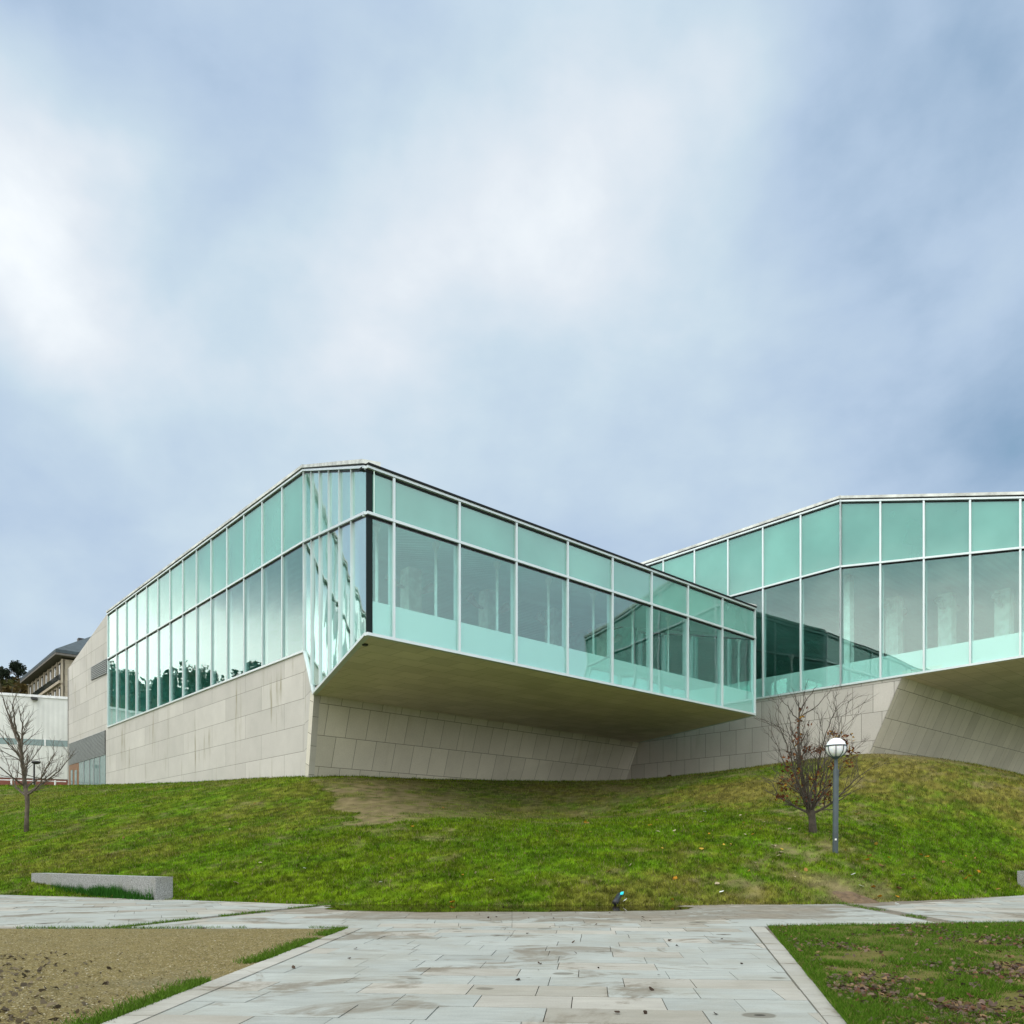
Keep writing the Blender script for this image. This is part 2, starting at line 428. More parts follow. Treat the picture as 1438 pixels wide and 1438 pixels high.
# ------------------------------------------------------------------ object helpers
def tag(o, label=None, cat=None, group=None, kind=None):
    if label: o['label'] = label
    if cat: o['category'] = cat
    if group: o['group'] = group
    if kind: o['kind'] = kind
    return o
def empty(name, loc=(0, 0, 0)):
    o = bpy.data.objects.new(name, None); o.location = loc; o.empty_display_size = 0.3
    COL.objects.link(o); return o
class MB:
    def __init__(s): s.v = []; s.f = []; s.uv = []
    def poly(s, pts, uvs=None):
        b = len(s.v); s.v += [tuple(p) for p in pts]; s.f.append(tuple(range(b, b + len(pts))))
        s.uv.append(uvs if uvs else [(p[0], p[1]) for p in pts])
    def slab(s, pts, nvec, th, uvs=None):
        """front polygon pts extruded by -nvec*th"""
        nv = Vector(nvec).normalized() * th
        fr = [Vector(p) for p in pts]; bk = [p - nv for p in fr]
        g = (fr[1] - fr[0]).cross(fr[2] - fr[0])
        if g.dot(nv) < 0:
            fr.reverse(); bk.reverse()
            if uvs: uvs = list(reversed(uvs))
        s.poly(fr, uvs)
        s.poly(list(reversed(bk)), list(reversed(uvs)) if uvs else None)
        n = len(fr)
        for i in range(n):
            j = (i + 1) % n
            q = [uvs[i], uvs[i], uvs[j], uvs[j]] if uvs else None
            s.poly([fr[i], bk[i], bk[j], fr[j]], q)
    def box(s, c, sx, sy, sz, rz=0.0):
        ca, sa = math.cos(rz), math.sin(rz)
        def P(x, y, z): return (c[0] + x * ca - y * sa, c[1] + x * sa + y * ca, c[2] + z)
        x, y, z = sx / 2, sy / 2, sz / 2
        p = [P(-x, -y, -z), P(x, -y, -z), P(x, y, -z), P(-x, y, -z), P(-x, -y, z), P(x, -y, z), P(x, y, z), P(-x, y, z)]
        for f in ((3, 2, 1, 0), (4, 5, 6, 7), (0, 1, 5, 4), (1, 2, 6, 5), (2, 3, 7, 6), (3, 0, 4, 7)):
            s.poly([p[i] for i in f])
    def bar(s, a, b, w, h, up=(0, 0, 1)):
        a, b = Vector(a), Vector(b); d = (b - a).normalized(); u = Vector(up)
        sd_ = d.cross(u).normalized(); u2 = sd_.cross(d).normalized()
        r = []
        for p in (a, b):
            r.append([p + sd_ * (x * w / 2) + u2 * (y * h / 2) for x, y in ((-1, -1), (1, -1), (1, 1), (-1, 1))])
        s.poly(list(r[0])); s.poly(list(reversed(r[1])))
        for i in range(4):
            j = (i + 1) % 4
            s.poly([r[0][i], r[1][i], r[1][j], r[0][j]])
    def tube(s, pts, rad, n=6, cap=True):
        pts = [Vector(p) for p in pts]; rings = []
        prev = None
        for i, p in enumerate(pts):
            d = (pts[min(i + 1, len(pts) - 1)] - pts[max(i - 1, 0)]).normalized()
            if prev is None:
                ref = Vector((0, 0, 1)) if abs(d.z) < 0.9 else Vector((1, 0, 0))
                a = d.cross(ref).normalized()
            else:
                a = (prev - d * prev.dot(d)).normalized()
            prev = a; b_ = d.cross(a)
            r = rad[i] if hasattr(rad, '__len__') else rad
            base = len(s.v)
            for k in range(n):
                t_ = 2 * math.pi * k / n
                s.v.append(tuple(p + (a * math.cos(t_) + b_ * math.sin(t_)) * r))
            rings.append(base)
        for i in range(len(rings) - 1):
            for k in range(n):
                j = (k + 1) % n
                s.f.append((rings[i] + k, rings[i] + j, rings[i + 1] + j, rings[i + 1] + k)); s.uv.append([(0, 0)] * 4)
        if cap:
            s.f.append(tuple(rings[0] + k for k in reversed(range(n)))); s.uv.append([(0, 0)] * n)
            s.f.append(tuple(rings[-1] + k for k in range(n))); s.uv.append([(0, 0)] * n)
    def lathe(s, c, prof, n=20):
        """prof: list of (radius, z)"""
        base = len(s.v)
        for r, z in prof:
            for k in range(n):
                t_ = 2 * math.pi * k / n
                s.v.append((c[0] + r * math.cos(t_), c[1] + r * math.sin(t_), c[2] + z))
        for i in range(len(prof) - 1):
            for k in range(n):
                j = (k + 1) % n
                s.f.append((base + i * n + k, base + i * n + j, base + (i + 1) * n + j, base + (i + 1) * n + k)); s.uv.append([(0, 0)] * 4)
        s.f.append(tuple(base + k for k in reversed(range(n)))); s.uv.append([(0, 0)] * n)
        e = base + (len(prof) - 1) * n
        s.f.append(tuple(e + k for k in range(n))); s.uv.append([(0, 0)] * n)
    def build(s, name, material, parent=None, smooth=False, weld=False):
        me = bpy.data.meshes.new(name)
        off = Vector((0, 0, 0))
        if parent is not None:
            p = parent
            while p is not None:
                off += Vector(p.location); p = p.parent
        me.from_pydata([(v[0] - off.x, v[1] - off.y, v[2] - off.z) for v in s.v], [], s.f)
        ul = me.uv_layers.new(name='UVMap')
        flat = [c for u in s.uv for c in u]
        if len(flat) == len(ul.data):
            ul.data.foreach_set('uv', np.array(flat, dtype=np.float32).ravel())
        if smooth:
            me.polygons.foreach_set('use_smooth', [True] * len(me.polygons))
        me.materials.append(material)
        o = bpy.data.objects.new(name, me); COL.objects.link(o)
        if parent is not None: o.parent = parent
        return o
def bevel(o, w_=0.02, seg=2):
    m = o.modifiers.new('bevel', 'BEVEL'); m.width = w_; m.segments = seg; m.limit_method = 'ANGLE'
    return o
def np_mesh(name, verts, faces_flat, nper, material, cols=None, parent=None):
    """fast mesh: all faces have nper corners; cols per vertex"""
    me = bpy.data.meshes.new(name)
    nv = len(verts); nf = len(faces_flat) // nper
    me.vertices.add(nv); me.vertices.foreach_set('co', np.asarray(verts, np.float32).ravel())
    me.loops.add(nf * nper); me.loops.foreach_set('vertex_index', np.asarray(faces_flat, np.int32))
    me.polygons.add(nf)
    me.polygons.foreach_set('loop_start', np.arange(0, nf * nper, nper, dtype=np.int32))
    me.polygons.foreach_set('loop_total', np.full(nf, nper, np.int32))
    if cols is not None:
        a = me.color_attributes.new('col', 'FLOAT_COLOR', 'POINT')
        c4 = np.ones((nv, 4), np.float32); c4[:, :3] = cols
        a.data.foreach_set('color', c4.ravel())
    me.update(calc_edges=True)
    me.materials.append(material)
    o = bpy.data.objects.new(name, me); COL.objects.link(o)
    if parent is not None: o.parent = parent
    return o

# value noise in numpy
_G = rng.random((256, 256))
def vnoise(x, y):
    x = np.asarray(x, float); y = np.asarray(y, float)
    xi = np.floor(x).astype(int); yi = np.floor(y).astype(int)
    fx = x - xi; fy = y - yi
    fx = fx * fx * (3 - 2 * fx); fy = fy * fy * (3 - 2 * fy)
    g = lambda a, b: _G[a % 256, b % 256]
    return (g(xi, yi) * (1 - fx) + g(xi + 1, yi) * fx) * (1 - fy) + (g(xi, yi + 1) * (1 - fx) + g(xi + 1, yi + 1) * fx) * fy
def fbm(x, y, s=1.0, o=4):
    t = 0; a = 1; n = 0
    for i in range(o):
        t = t + a * vnoise(x * s + 17.3 * i, y * s + 9.1 * i); n += a; a *= .55; s *= 2.03
    return t / n
def sstep(a, b, x):
    t = np.clip((x - a) / (b - a), 0, 1); return t * t * (3 - 2 * t)

# ------------------------------------------------------------------ plan of the building (metres)
U = 26.5                                    # distance of the near glass corner
def ray(px, d): return Vector(((px - CX) / F * d, d))
def unit(px): return Vector(((px - CX) / F, 1.0)).normalized()
dL = unit(-303)      # along the long glass sides, going away
dR = unit(1993)      # along the front, going away to the right
dS = unit(243)       # along the sheared flank, going away
def meet(p, d, px):
    k = (px - CX) / F
    t = (k * p.y - p.x) / (d.x - k * d.y)
    return p + d * t
def cross2(p, d, q, e):
    den = d.x * e.y - d.y * e.x
    t = ((q.x - p.x) * e.y - (q.y - p.y) * e.x) / den
    return p + d * t
def Z(off): return H + off * U / F          # a height given in pixels at distance U
N = ray(515, U)
E = meet(N, dR, 1060)
T = meet(N, dS, 427.7)
B = meet(N, dS, 441)
W0 = meet(T, dL, 152)
W1 = meet(T, dL, 95)
C = meet(E, dS, 897)
K = meet(C, dL, 1181)
B2 = meet(C, dL, 1267)
N2 = K - dL * (0.51 * U)
nF = Vector((dR.y, -dR.x))                  # outward normals in plan
nW = Vector((-dL.y, dL.x)) * -1
if nW.y > 0: nW = -nW
nS = Vector((dS.y, -dS.x))
if nS.x > 0: nS = -nS
def perp(p): return -(p - N).dot(nF)        # distance behind the front line
pT = perp(T)
zTopF, zTopB = Z(539), Z(788)
zTrF, zTrB = Z(476.5), Z(642)
zSof, zSill, zSill2 = Z(305), Z(417), Z(376)
def roofz(p): return zTopF + (zTopB - zTopF) * min(1.0, max(0.0, perp(p) / pT))
def ceilz(p): return zTrF + (zTrB - zTrF) * min(1.0, max(0.0, perp(p) / pT))
def v3(p, z): return Vector((p.x, p.y, z))
def n3(p): return Vector((p.x, p.y, 0))

bld = empty('glass_fronted_building', (B.x, B.y, 6.0))
tag(bld, 'long pale granite building with two cantilevered teal glass wings above the grass slope', 'building')

def wall_uv(p0, d, pts):
    return [((Vector((p.x, p.y)) - p0).dot(d), p.z) for p in pts]
def part(name, material, pts, nvec, th, uvd=None, parent=bld):
    mb = MB(); pts = [Vector(p) for p in pts]
    uvs = None
    if uvd is not None: uvs = wall_uv(Vector((pts[0].x, pts[0].y)), uvd, pts)
    mb.slab(pts, nvec, th, uvs)
    return mb.build(name, material, parent)

MW = 0.088
def facade(P0, d, ts, nrm, zb, zt, zr, band=1.1, glassmat='glass', first_dark=False, skip_lower=None, ends=(True, True), lw_=MW, kn=(), cop='zinc', start=None):
    """curtain wall from P0 along d; ts = mullion positions; zb/zt/zr = functions of t (bottom, transom, rail)"""
    n = n3(nrm)
    P = lambda t, z, o=0.0: Vector((P0.x + d.x * t, P0.y + d.y * t, z)) + n * o
    for i in range(len(ts) - 1):
        a, b = ts[i] + 0.01, ts[i + 1] - 0.01
        up = MB(); up.slab([P(a, zt(a) + .02), P(b, zt(b) + .02), P(b, zr(b) - .02), P(a, zr(a) - .02)], n, 0.03)
        so = up.build('spandrel_panel', M['enamel'], bld)
        bb_ = MB(); bb_.slab([P(a, zt(a) + .02, -.24), P(b, zt(b) + .02, -.24), P(b, zr(b) - .02, -.24), P(a, zr(a) - .02, -.24)], n, 0.03); bb_.build('backing_board', M['board'], so)
        if skip_lower and skip_lower(i): continue
        lo = MB(); lo.slab([P(a, zb(a) + .02), P(b, zb(b) + .02), P(b, zt(b) - .02), P(a, zt(a) - .02)], n, 0.03)
        wobj = lo.build('window', M[glassmat], bld)
        if band:
            fb = MB(); fb.slab([P(a, zb(a) + .03, -.06), P(b, zb(b) + .03, -.06), P(b, zb(b) + band, -.06), P(a, zb(a) + band, -.06)], n, 0.008)
            fb.build('frosted_band', M['film'], wobj)
    for it, t in enumerate(ts):
        if (it == 0 and not ends[0]) or (it == len(ts) - 1 and not ends[1]): continue
        mb = MB(); a, b = t - lw_ / 2, t + lw_ / 2
        mb.slab([P(a, zb(t) - .02, .075), P(b, zb(t) - .02, .075), P(b, zr(t) - .01, .075), P(a, zr(t) - .01, .075)], n, 0.31)
        mb.build('mullion', M['alu'], bld)
    t0, t1 = (ts[0] - lw_ / 2 if start is None else start), ts[-1] + lw_ / 2
    knots = [t0] + list(kn) + [t1]
    def rail(name, m, zf, lo, hi, o0, th):
        mb = MB()
        for t0_, t1_ in zip(knots[:-1], knots[1:]):
            mb.slab([P(t0_, zf(t0_) + lo, o0), P(t1_, zf(t1_) + lo, o0), P(t1_, zf(t1_) + hi, o0), P(t0_, zf(t0_) + hi, o0)], n, th)
        return mb.build(name, m, bld)
    rail('transom', M['alu'], zt, -.045, .045, .095, .33)
    rail('shadow_gap', M['dark'], zt, -.12, -.048, .012, .06)  # solid black strip stands in for the shade in the gap
    rail('top_rail', M['alu'], zr, .0, .085, .10, .22)
    rail('shadow_gap', M['dark'], zr, -.10, -.023, .012, .06)
    if cop == 'zinc': rail('shadow_gap', M['dark'], zr, .088, .15, .07, .2)
    rail('coping', M[cop], zr, .153 if cop == 'zinc' else .088, .29 if cop == 'zinc' else .155, .14, .6)
    rail('sill_rail', M['alu'], zb, -.07, .03, .085, .20)

def frac(P0, P1, d): return (P1 - P0).dot(d)

# --- left long side
LwLen = frac(T, W0, dL)
pw = LwLen / 14
facade(T, dL, [i * pw for i in range(15)], nW, lambda t: zSill, lambda t: zTrB, lambda t: zTopB, band=None)
# --- sheared flank (six narrow panels to the eye)
fl = frac(N, T, dS)
tB = frac(N, B, dS)
def flank_bottom(t):
    if t <= tB: return zSof + .05
    return zSof + .05 + (zSill - zSof - .05) * (t - tB) / (fl - tB)
cl_ = lambda t: min(max(t, 0), fl)
fts = [0.03] + [(fl - 0.07) * i / 6 + .03 for i in range(1, 7)]
facade(N, dS, fts, nS, flank_bottom, lambda t: zTrF + (zTrB - zTrF) * cl_(t) / fl,
       lambda t: zTopF + (zTopB - zTopF) * cl_(t) / fl, band=None, glassmat='glass_wavy', lw_=0.065, ends=(False, True), kn=(tB,))
# --- front
frL = frac(N, E, dR)
pxs = [552, 644, 724, 796, 859, 914, 965, 1013.5]
fts = [0.22] + [frac(N, meet(N, dR, p), dR) for p in pxs] + [frL - .05]
facade(N, dR, fts, nF, lambda t: zSof + .06, lambda t: zTrF, lambda t: zTopF, band=1.12, ends=(False, True), cop='dark', start=-.02)
part('corner_panel', M['darkpanel'], [v3(N, zSof + .05), v3(N + dR * .22, zSof + .05), v3(N + dR * .22, zTopF), v3(N, zTopF)], n3(nF), .05, dR)
# --- right flank of the first wing
rfL = frac(E, C, dS)
nE = -nS
facade(E, dS, [0.06 + (rfL - .3) * i / 4 for i in range(5)], nE, lambda t: zSof + .05, lambda t: ceilz(E + dS * t), lambda t: roofz(E + dS * t), band=1.1)
# --- long side of the second wing, straight on to its nose
def z2r(t): return zTopB if t >= 0 else zTopB + (Z(610) - Z(788)) * (-t) / (0.51 * U)
def z2t(t): return zTrB if t >= 0 else zTrB + (Z(548) - Z(642)) * (-t) / (0.51 * U)
cpx = [1181, 1125, 1072, 1023, 976]
t2 = [frac(K, meet(K, dL, p), dL) for p in cpx]
st = t2[-1] - t2[-2]
tC = frac(K, C, dL)
while t2[-1] + st < tC + 2 * st: t2.append(t2[-1] + st)
facade(K, dL, t2, nW, lambda t: zSill2, lambda t: zTrB, lambda t: zTopB, band=1.1, skip_lower=lambda i: t2[i] > tC - .2)
t2b = [frac(K, meet(K, dL, p), dL) for p in (1181, 1237, 1298, 1363, 1433.5)]
st = t2b[-1] - t2b[-2]
tN2 = -0.51 * U
while t2b[-1] + st > tN2 - .3: t2b.append(t2b[-1] + st)
facade(K, dL, list(reversed(t2b)), nW, lambda t: zSill2, z2t, z2r, band=1.1)
N2 = K + dL * t2b[-1]
# nose of the second wing, facing right, out of the frame but mirrored in the first wing
facade(N2, dR, [0.05 + 3.2 * i for i in range(7)], nF, lambda t: zSill2, lambda t: z2t(tN2), lambda t: z2r(tN2), band=1.1)

# --- stone
def base_on(line_p, d, px): return meet(line_p, d, px)
GB = 1.2                                    # walls go this far into the ground
def zpix(py, p): return H + (CY - py) / F * p.y
# underwalls lean: top edge at the soffit, base set back
def lean_wall(P0, P1, zt, dback, zb0, zb1, name):
    back = -nF * dback
    h0, h1 = zt - zb0, zt - zb1
    Q0 = P0 + back; Q1 = P1 + back
    e = 1.0 + GB / h0
    pts = [v3(P0, zt), v3(P1, zt), v3(P1 + back * e, zt - (zt - zb1) * e), v3(P0 + back * e, zt - (zt - zb0) * e)]
    nn = Vector((nF.x, nF.y, -dback / h0))
    return part(name, M['granite_under'], pts, nn, .35, dR)
ub = 0.045 * U
Bb = meet(B - nF * ub, dR, 433); zBb = zpix(1090, Bb)
Cb = meet(C - nF * ub, dR, 884); zCb = zpix(1100, Cb)
backv = -nF * ub
e_ = 1.5
top0, top1 = v3(B, zSof), v3(C + dR * 0.4, zSof)
bot0 = top0 + (v3(Bb, zBb) - top0) * e_
bot1 = v3(C + dR * 0.4, zSof) + (v3(Cb, zCb) - v3(C, zSof)) * e_
part('underwall', M['granite_under'], [top0, top1, bot1, bot0], Vector((nF.x, nF.y, -.4)), .35, dR)
# left stone side
zg0 = zpix(1090, T) - GB
def lw_wall(P0, P1, z0a, z0b, z1a, z1b, mat_='granite'):
    return part('stone_wall', M[mat_], [v3(P0, z0a), v3(P1, z0b), v3(P1, z1b), v3(P0, z1a)], n3(nW), .4, -dL)
zS = zSill - .07
lw_wall(W0, T, 4.5, zg0, zS, zS)
end0 = W0 + dL * .004
zW1 = H + 257 / F * W1.y
lw_wall(W1, end0, 4.5, 4.5, zW1, zTopB + .22)
# fold of stone between the long side and the leaning underwall
part('stone_fold', M['granite'], [v3(T, zS), v3(T, zg0), bot0, top0], Vector((nW.x, nW.y, 0)), .3, -dL)
# end return of the stone block
part('stone_wall', M['granite'], [v3(W1, 4.5), v3(W1, zW1), v3(W1 + dR * 14, zW1), v3(W1 + dR * 14, 4.5)], n3(dL), .4, dR)
# wall under the second wing's long side
B2b = meet(C, dL, 1222); zB2b = zpix(1057, B2b)
e2 = 1.5
b2top = v3(B2, zSill2 - .07)
b2bot = b2top + (v3(B2b, zB2b) - b2top) * e2
C0 = C + dL * 1.0
part('stone_wall', M['granite_near'], [v3(C0, 3.5), b2bot, b2top, v3(C0, zSill2 - .07)], n3(nW), .4, -dL)
part('underwall', M['granite_under'], [b2top, b2top + n3(dR) * 30, b2bot + n3(dR) * 30, b2bot], Vector((nF.x, nF.y, -.4)), .35, dR)
# dark drain mouth low in that wall, under the first wing
dp = meet(C, dL, 940); dm = MB()
zc_ = zpix(1094, dp)
dm.slab([v3(dp, zc_) + n3(nW) * .03 + n3(dL) * (.27 * math.cos(a)) + Vector((0, 0, .27 * math.sin(a))) for a in [2 * math.pi * k / 20 for k in range(20)]], n3(nW), .1)
dm.build('drain_mouth', M['soil'], bld)

# --- soffits with white edge
def soffit(pts, z, th=.3):
    mb = MB(); q = [v3(p, z) for p in pts]
    mb.slab(q, (0, 0, -1), th, [((Vector((p.x, p.y)) - N).dot(dR), (Vector((p.x, p.y)) - N).dot(nF)) for p in q])
    return mb.build('soffit', M['soffit'], bld)
ins = .10
soffit([N - nF * ins + dR * ins, E - nF * ins - dR * ins, C, B + dR * .06], zSof - .005, .30)
far2 = dR * 30
soffit([B2 - nF * 0.02 + dR * .05, N2 - nF * .12 + dR * .1, N2 - nF * .12 + far2, B2 + far2 + dR * .05], zSill2 - .075, .30)
# small downlight in the soffit corner
dl = MB(); pc = N - nF * 1.0 + dR * .55
dl.lathe((pc.x, pc.y, zSof - .06), [(.09, 0), (.11, .03), (.11, .055)], 14)
dl.build('downlight', M['black'], bld)

# --- floors, ceilings, roofs
far = W0 + dL * 0.0
Cfar = cross2(far, dR, C, dL)
TR = cross2(T, dR, C, dL)
def flat(name, m, pts, zf, th, up=True, uvd=(dR, dL)):
    mb = MB(); q = [v3(p, zf(p)) for p in pts]
    uvs = [((Vector((p.x, p.y)) - N).dot(uvd[0]), (Vector((p.x, p.y)) - N).dot(uvd[1])) for p in q]
    mb.slab(q, (0, 0, 1 if up else -1), th, uvs)
    return mb.build(name, m, bld)
g = .08
flat('indoor_floor', M['int_floor'], [N - nF * .2 + dR * .2, E - nF * .2 - dR * .3, C - dR * .3, TR - dR * .3, Cfar - dR * .3, far + dR * .3, T + dR * .5, B + dR * .6], lambda p: zSof + .34, .03)
fr_ = lambda p: ceilz(p) + .12
flat('ceiling', M['ceiling'], [N - nF * .15 + dR * .15, E - nF * .15 - dR * .3, C - dR * .35, TR - dR * .3, T + dR * .3], fr_, .06, False)
flat('ceiling', M['ceiling'], [T + dR * .3, TR - dR * .3, Cfar - dR * .3, far + dR * .3], lambda p: zTrB + .12, .06, False)
rz = lambda p: roofz(p) + .13
flat('roof', M['zinc'], [N - nF * .25 + dR * .25, E - nF * .25 - dR * .25, C - dR * .2, TR - dR * .2, T + dR * .25], rz, .2)
flat('roof', M['zinc'], [T + dR * .25, TR - dR * .1, Cfar - dR * .1, far + dR * .25], rz, .2)
part('back_wall', M['int_wall'], [v3(far + dR * .3, zSof), v3(Cfar - dR * .3, zSof), v3(Cfar - dR * .3, zTopB), v3(far + dR * .3, zTopB)], n3(nF), .2, dR)
part('partition_wall', M['int_wall'], [v3(C + dL * .6, zSof), v3(Cfar, zSof), v3(Cfar, zTopB), v3(C + dL * .6, zTopB)], n3(nW), .15, dL)
# second wing
w2 = 22.0
Kf = Cfar
flat('indoor_floor', M['int_floor'], [N2 - nF * .2 + dR * .3, N2 - nF * .2 + dR * w2, Kf + dR * w2, Kf + dR * .3], lambda p: zSill2 + .3, .03)
def tl(p): return frac(K, p, dL)
flat('ceiling', M['ceiling'], [N2 - nF * .15 + dR * .3, N2 - nF * .15 + dR * w2, K + dR * w2, K + dR * .3], lambda p: z2t(tl(p)) + .12, .06, False, (dL, dR))
flat('ceiling', M['ceiling'], [K + dR * .3, K + dR * w2, Kf + dR * w2, Kf + dR * .3], lambda p: zTrB + .12, .06, False, (dL, dR))
flat('roof', M['zinc'], [N2 - nF * .2 + dR * .25, N2 - nF * .2 + dR * w2, K + dR * w2, K + dR * .25], lambda p: z2r(tl(p)) + .13, .2)
flat('roof', M['zinc'], [K + dR * .25, K + dR * w2, Kf + dR * w2, Kf + dR * .25], lambda p: zTopB + .13, .2)
part('back_wall', M['int_wall'], [v3(N2 + dR * w2, zSill2), v3(Kf + dR * w2, zSill2), v3(Kf + dR * w2, zTopB), v3(N2 + dR * w2, z2r(tN2))], n3(nW), .2, dL)
part('back_wall', M['int_wall'], [v3(Kf + dR * .3, zSill2), v3(Kf + dR * w2, zSill2), v3(Kf + dR * w2, zTopB), v3(Kf + dR * .3, zTopB)], n3(nF), .2, dR)

# --- indoor columns with side uplights, slim posts with heads
def column(p, zb, zt, w_=.7, lamps=True):
    mb = MB(); mb.box((p.x, p.y, (zb + zt) / 2), w_, w_, zt - zb, math.atan2(dR.y, dR.x))
    c = mb.build('column', M['concrete'], bld)
    if lamps:
        for s in (-1, 1):
            u = MB(); a = v3(p, zt - .9) + n3(dR) * (s * .36)
            tip = a + n3(dR) * (s * .85) + Vector((0, 0, .38))
            u.tube([a, a + n3(dR) * (s * .35) + Vector((0, 0, .05)), tip], [.05, .10, .22], 10)
            u.build('uplight', M['zinc'], c)
for px in (577, 686, 778, 850):
    p = meet(N - nF * (0.30 * U), dR, px)
    column(p, zSof + .34, ceilz(p) - .5)
for px in (529, 612, 698, 770, 833, 888, 938, 1037):
    p = meet(N - nF * (0.06 * U), dR, px)
    mb = MB(); zt_ = ceilz(p) + .05
    mb.tube([v3(p, zSof + .34), v3(p, zt_)], .055, 8)
    mb.lathe((p.x, p.y, zt_ - .35), [(.06, 0), (.15, .2), (.15, .3)], 10)
    mb.build('slim_post', M['white'], bld)
for px, lam in ((1190, False), (1256, True), (1330, True), (1410, True)):
    p = meet(K + dR * (2.0 if not lam else 6.5), dL, px)
    column(p, zSill2 + .3, z2t(tl(p)) - .3 if lam else z2t(tl(p)) + .1, .7 if lam else .5, lam)

# --- roof clips along the front coping
for px in (570, 606, 640, 676, 712, 748, 786, 822, 858, 893, 928, 962, 995):
    p = meet(N, dR, px); cb = MB()
    cb.box((p.x, p.y, zTopF + .17), .16, .10, .03, math.atan2(dR.y, dR.x))
    cb.build('roof_clip', M['black'], bld)

# --- louvres, door and entrance glazing in the far stone end
def quad_on_wall(pxa, pxb, ya0, ya1, yb0, yb1, o):
    a, b = meet(T, dL, pxa), meet(T, dL, pxb)
    n = n3(nW) * o
    return [v3(a, zpix(ya1, a)) + n, v3(b, zpix(yb1, b)) + n, v3(b, zpix(yb0, b)) + n, v3(a, zpix(ya0, a)) + n]
def louvre(q, rows):
    mb = MB(); n = n3(nW)
    bk_ = MB(); bk_.slab(q, n, .03); fr_o = bk_.build('louvre', M['black'], bld)  # backing coloured black for the shade between the slats
    for i in range(rows):
        f0 = (i + .5) / rows
        a = q[0].lerp(q[3], f0) + n * .03; b = q[1].lerp(q[2], f0) + n * .03
        mb.bar(a, b, .07, (q[3] - q[0]).length / rows * .55)
    return mb.build('louvre_slats', M['grey_louvre'], fr_o)
louvre(quad_on_wall(129, 151, 937, 955.6, 924, 946, .04), 8)
louvre(quad_on_wall(98, 148.6, 1044.5, 1075, 1025.5, 1060, .04), 18)
dq = quad_on_wall(98, 111.5, 1074.5, 1106, 1071, 1106, .05)
do = MB(); do.slab(dq, n3(nW), .06); dobj = do.build('entrance_door', M['wood'], bld)
for (xa, xb) in ((100.5, 103.2), (106, 109)):
    q = quad_on_wall(xa, xb, 1082, 1106, 1081, 1106, .075)
    k_ = MB(); k_.slab(q, n3(nW), .02); k_.build('door_pane', M['strip_glass'], dobj)
q = quad_on_wall(111.7, 148.6, 1071, 1106, 1060.2, 1106, .045)
k_ = MB(); k_.slab(q, n3(nW), .04); ew = k_.build('entrance_window', M['strip_glass'], bld)
for xx in (119, 127, 133, 141):
    a = meet(T, dL, xx); f_ = MB()
    f_.bar(v3(a, zpix(1106, a)) + n3(nW) * .05, v3(a, zpix(1071 - (xx - 111.7) * .29, a)) + n3(nW) * .05, .1, .08, n3(nW))
    f_.build('window_bar', M['grey_louvre'], ew)

# ------------------------------------------------------------------ lawn surface
ctrl = []
def cp(px, py, d): ctrl.append(((px - CX) / F * d, d, H + (CY - py) / F * d))
foot = [(-36, 34), (-24, 27), (-14.4, 22.6), (-10, 20.4), (-5.9, 18.75), (-3.84, 18.0), (0, 17.45), (3.77, 17.55), (7.47, 18.5), (10.5, 20.0), (14, 22.2), (22, 27.5), (34, 36)]
FXS = np.array([p[0] for p in foot]); FYS = np.array([p[1] for p in foot])
def foot_y(x): return np.interp(x, FXS, FYS)
for p in foot: ctrl.append((p[0], p[1], 0.03))
for px, py in ((95, 1104), (152, 1103), (220, 1100), (300, 1097), (370, 1093), (424, 1091)):
    p = meet(T, dL, px); cp(px, py, p.y)
for f0 in (0, .25, .5, .75, 1):
    p = Bb.lerp(Cb, f0); ctrl.append((p.x, p.y, zBb + (zCb - zBb) * f0))
for px, py in ((940, 1093.5), (1000, 1086), (1062, 1077.5), (1140, 1067), (1222, 1057.5)):
    p = meet(C, dL, px); cp(px, py, p.y)
b2r = lambda px, py: cp(px, py, meet(B2b, dR, px).y)
for px, py in ((1290, 1068), (1360, 1080), (1438, 1092.5)): b2r(px, py)
for px, d in ((-120, 56), (-40, 58), (30, 60), (70, 62)): cp(px, 1104.5, d)
cp(-60, 1126, 80); cp(60, 1124, 82); cp(-200, 1124, 78)
cp(37, 1168, 32); cp(1173, 1197, 22.6); cp(1140, 1168, 24.9); cp(515, 1160, U * 1.0); cp(1560, 1130, 36)
cp(300, 1150, 31); cp(800, 1150, 33)
ctrl = np.array(ctrl)
def tps_fit(P, zv, lam=0.02):
    n = len(P); d2 = ((P[:, None] - P[None]) ** 2).sum(-1)
    Kf_ = np.where(d2 > 0, d2 * np.log(d2 + 1e-12), 0) * .5
    A = np.zeros((n + 3, n + 3)); A[:n, :n] = Kf_ + lam * np.eye(n) * 10
    A[:n, n] = 1; A[:n, n + 1:] = P; A[n, :n] = 1; A[n + 1:, :n] = P.T
    return np.linalg.solve(A, np.concatenate([zv, np.zeros(3)]))
SC = 20.0
_Pc = ctrl[:, :2] / SC
_w = tps_fit(_Pc, ctrl[:, 2], 0.0004)
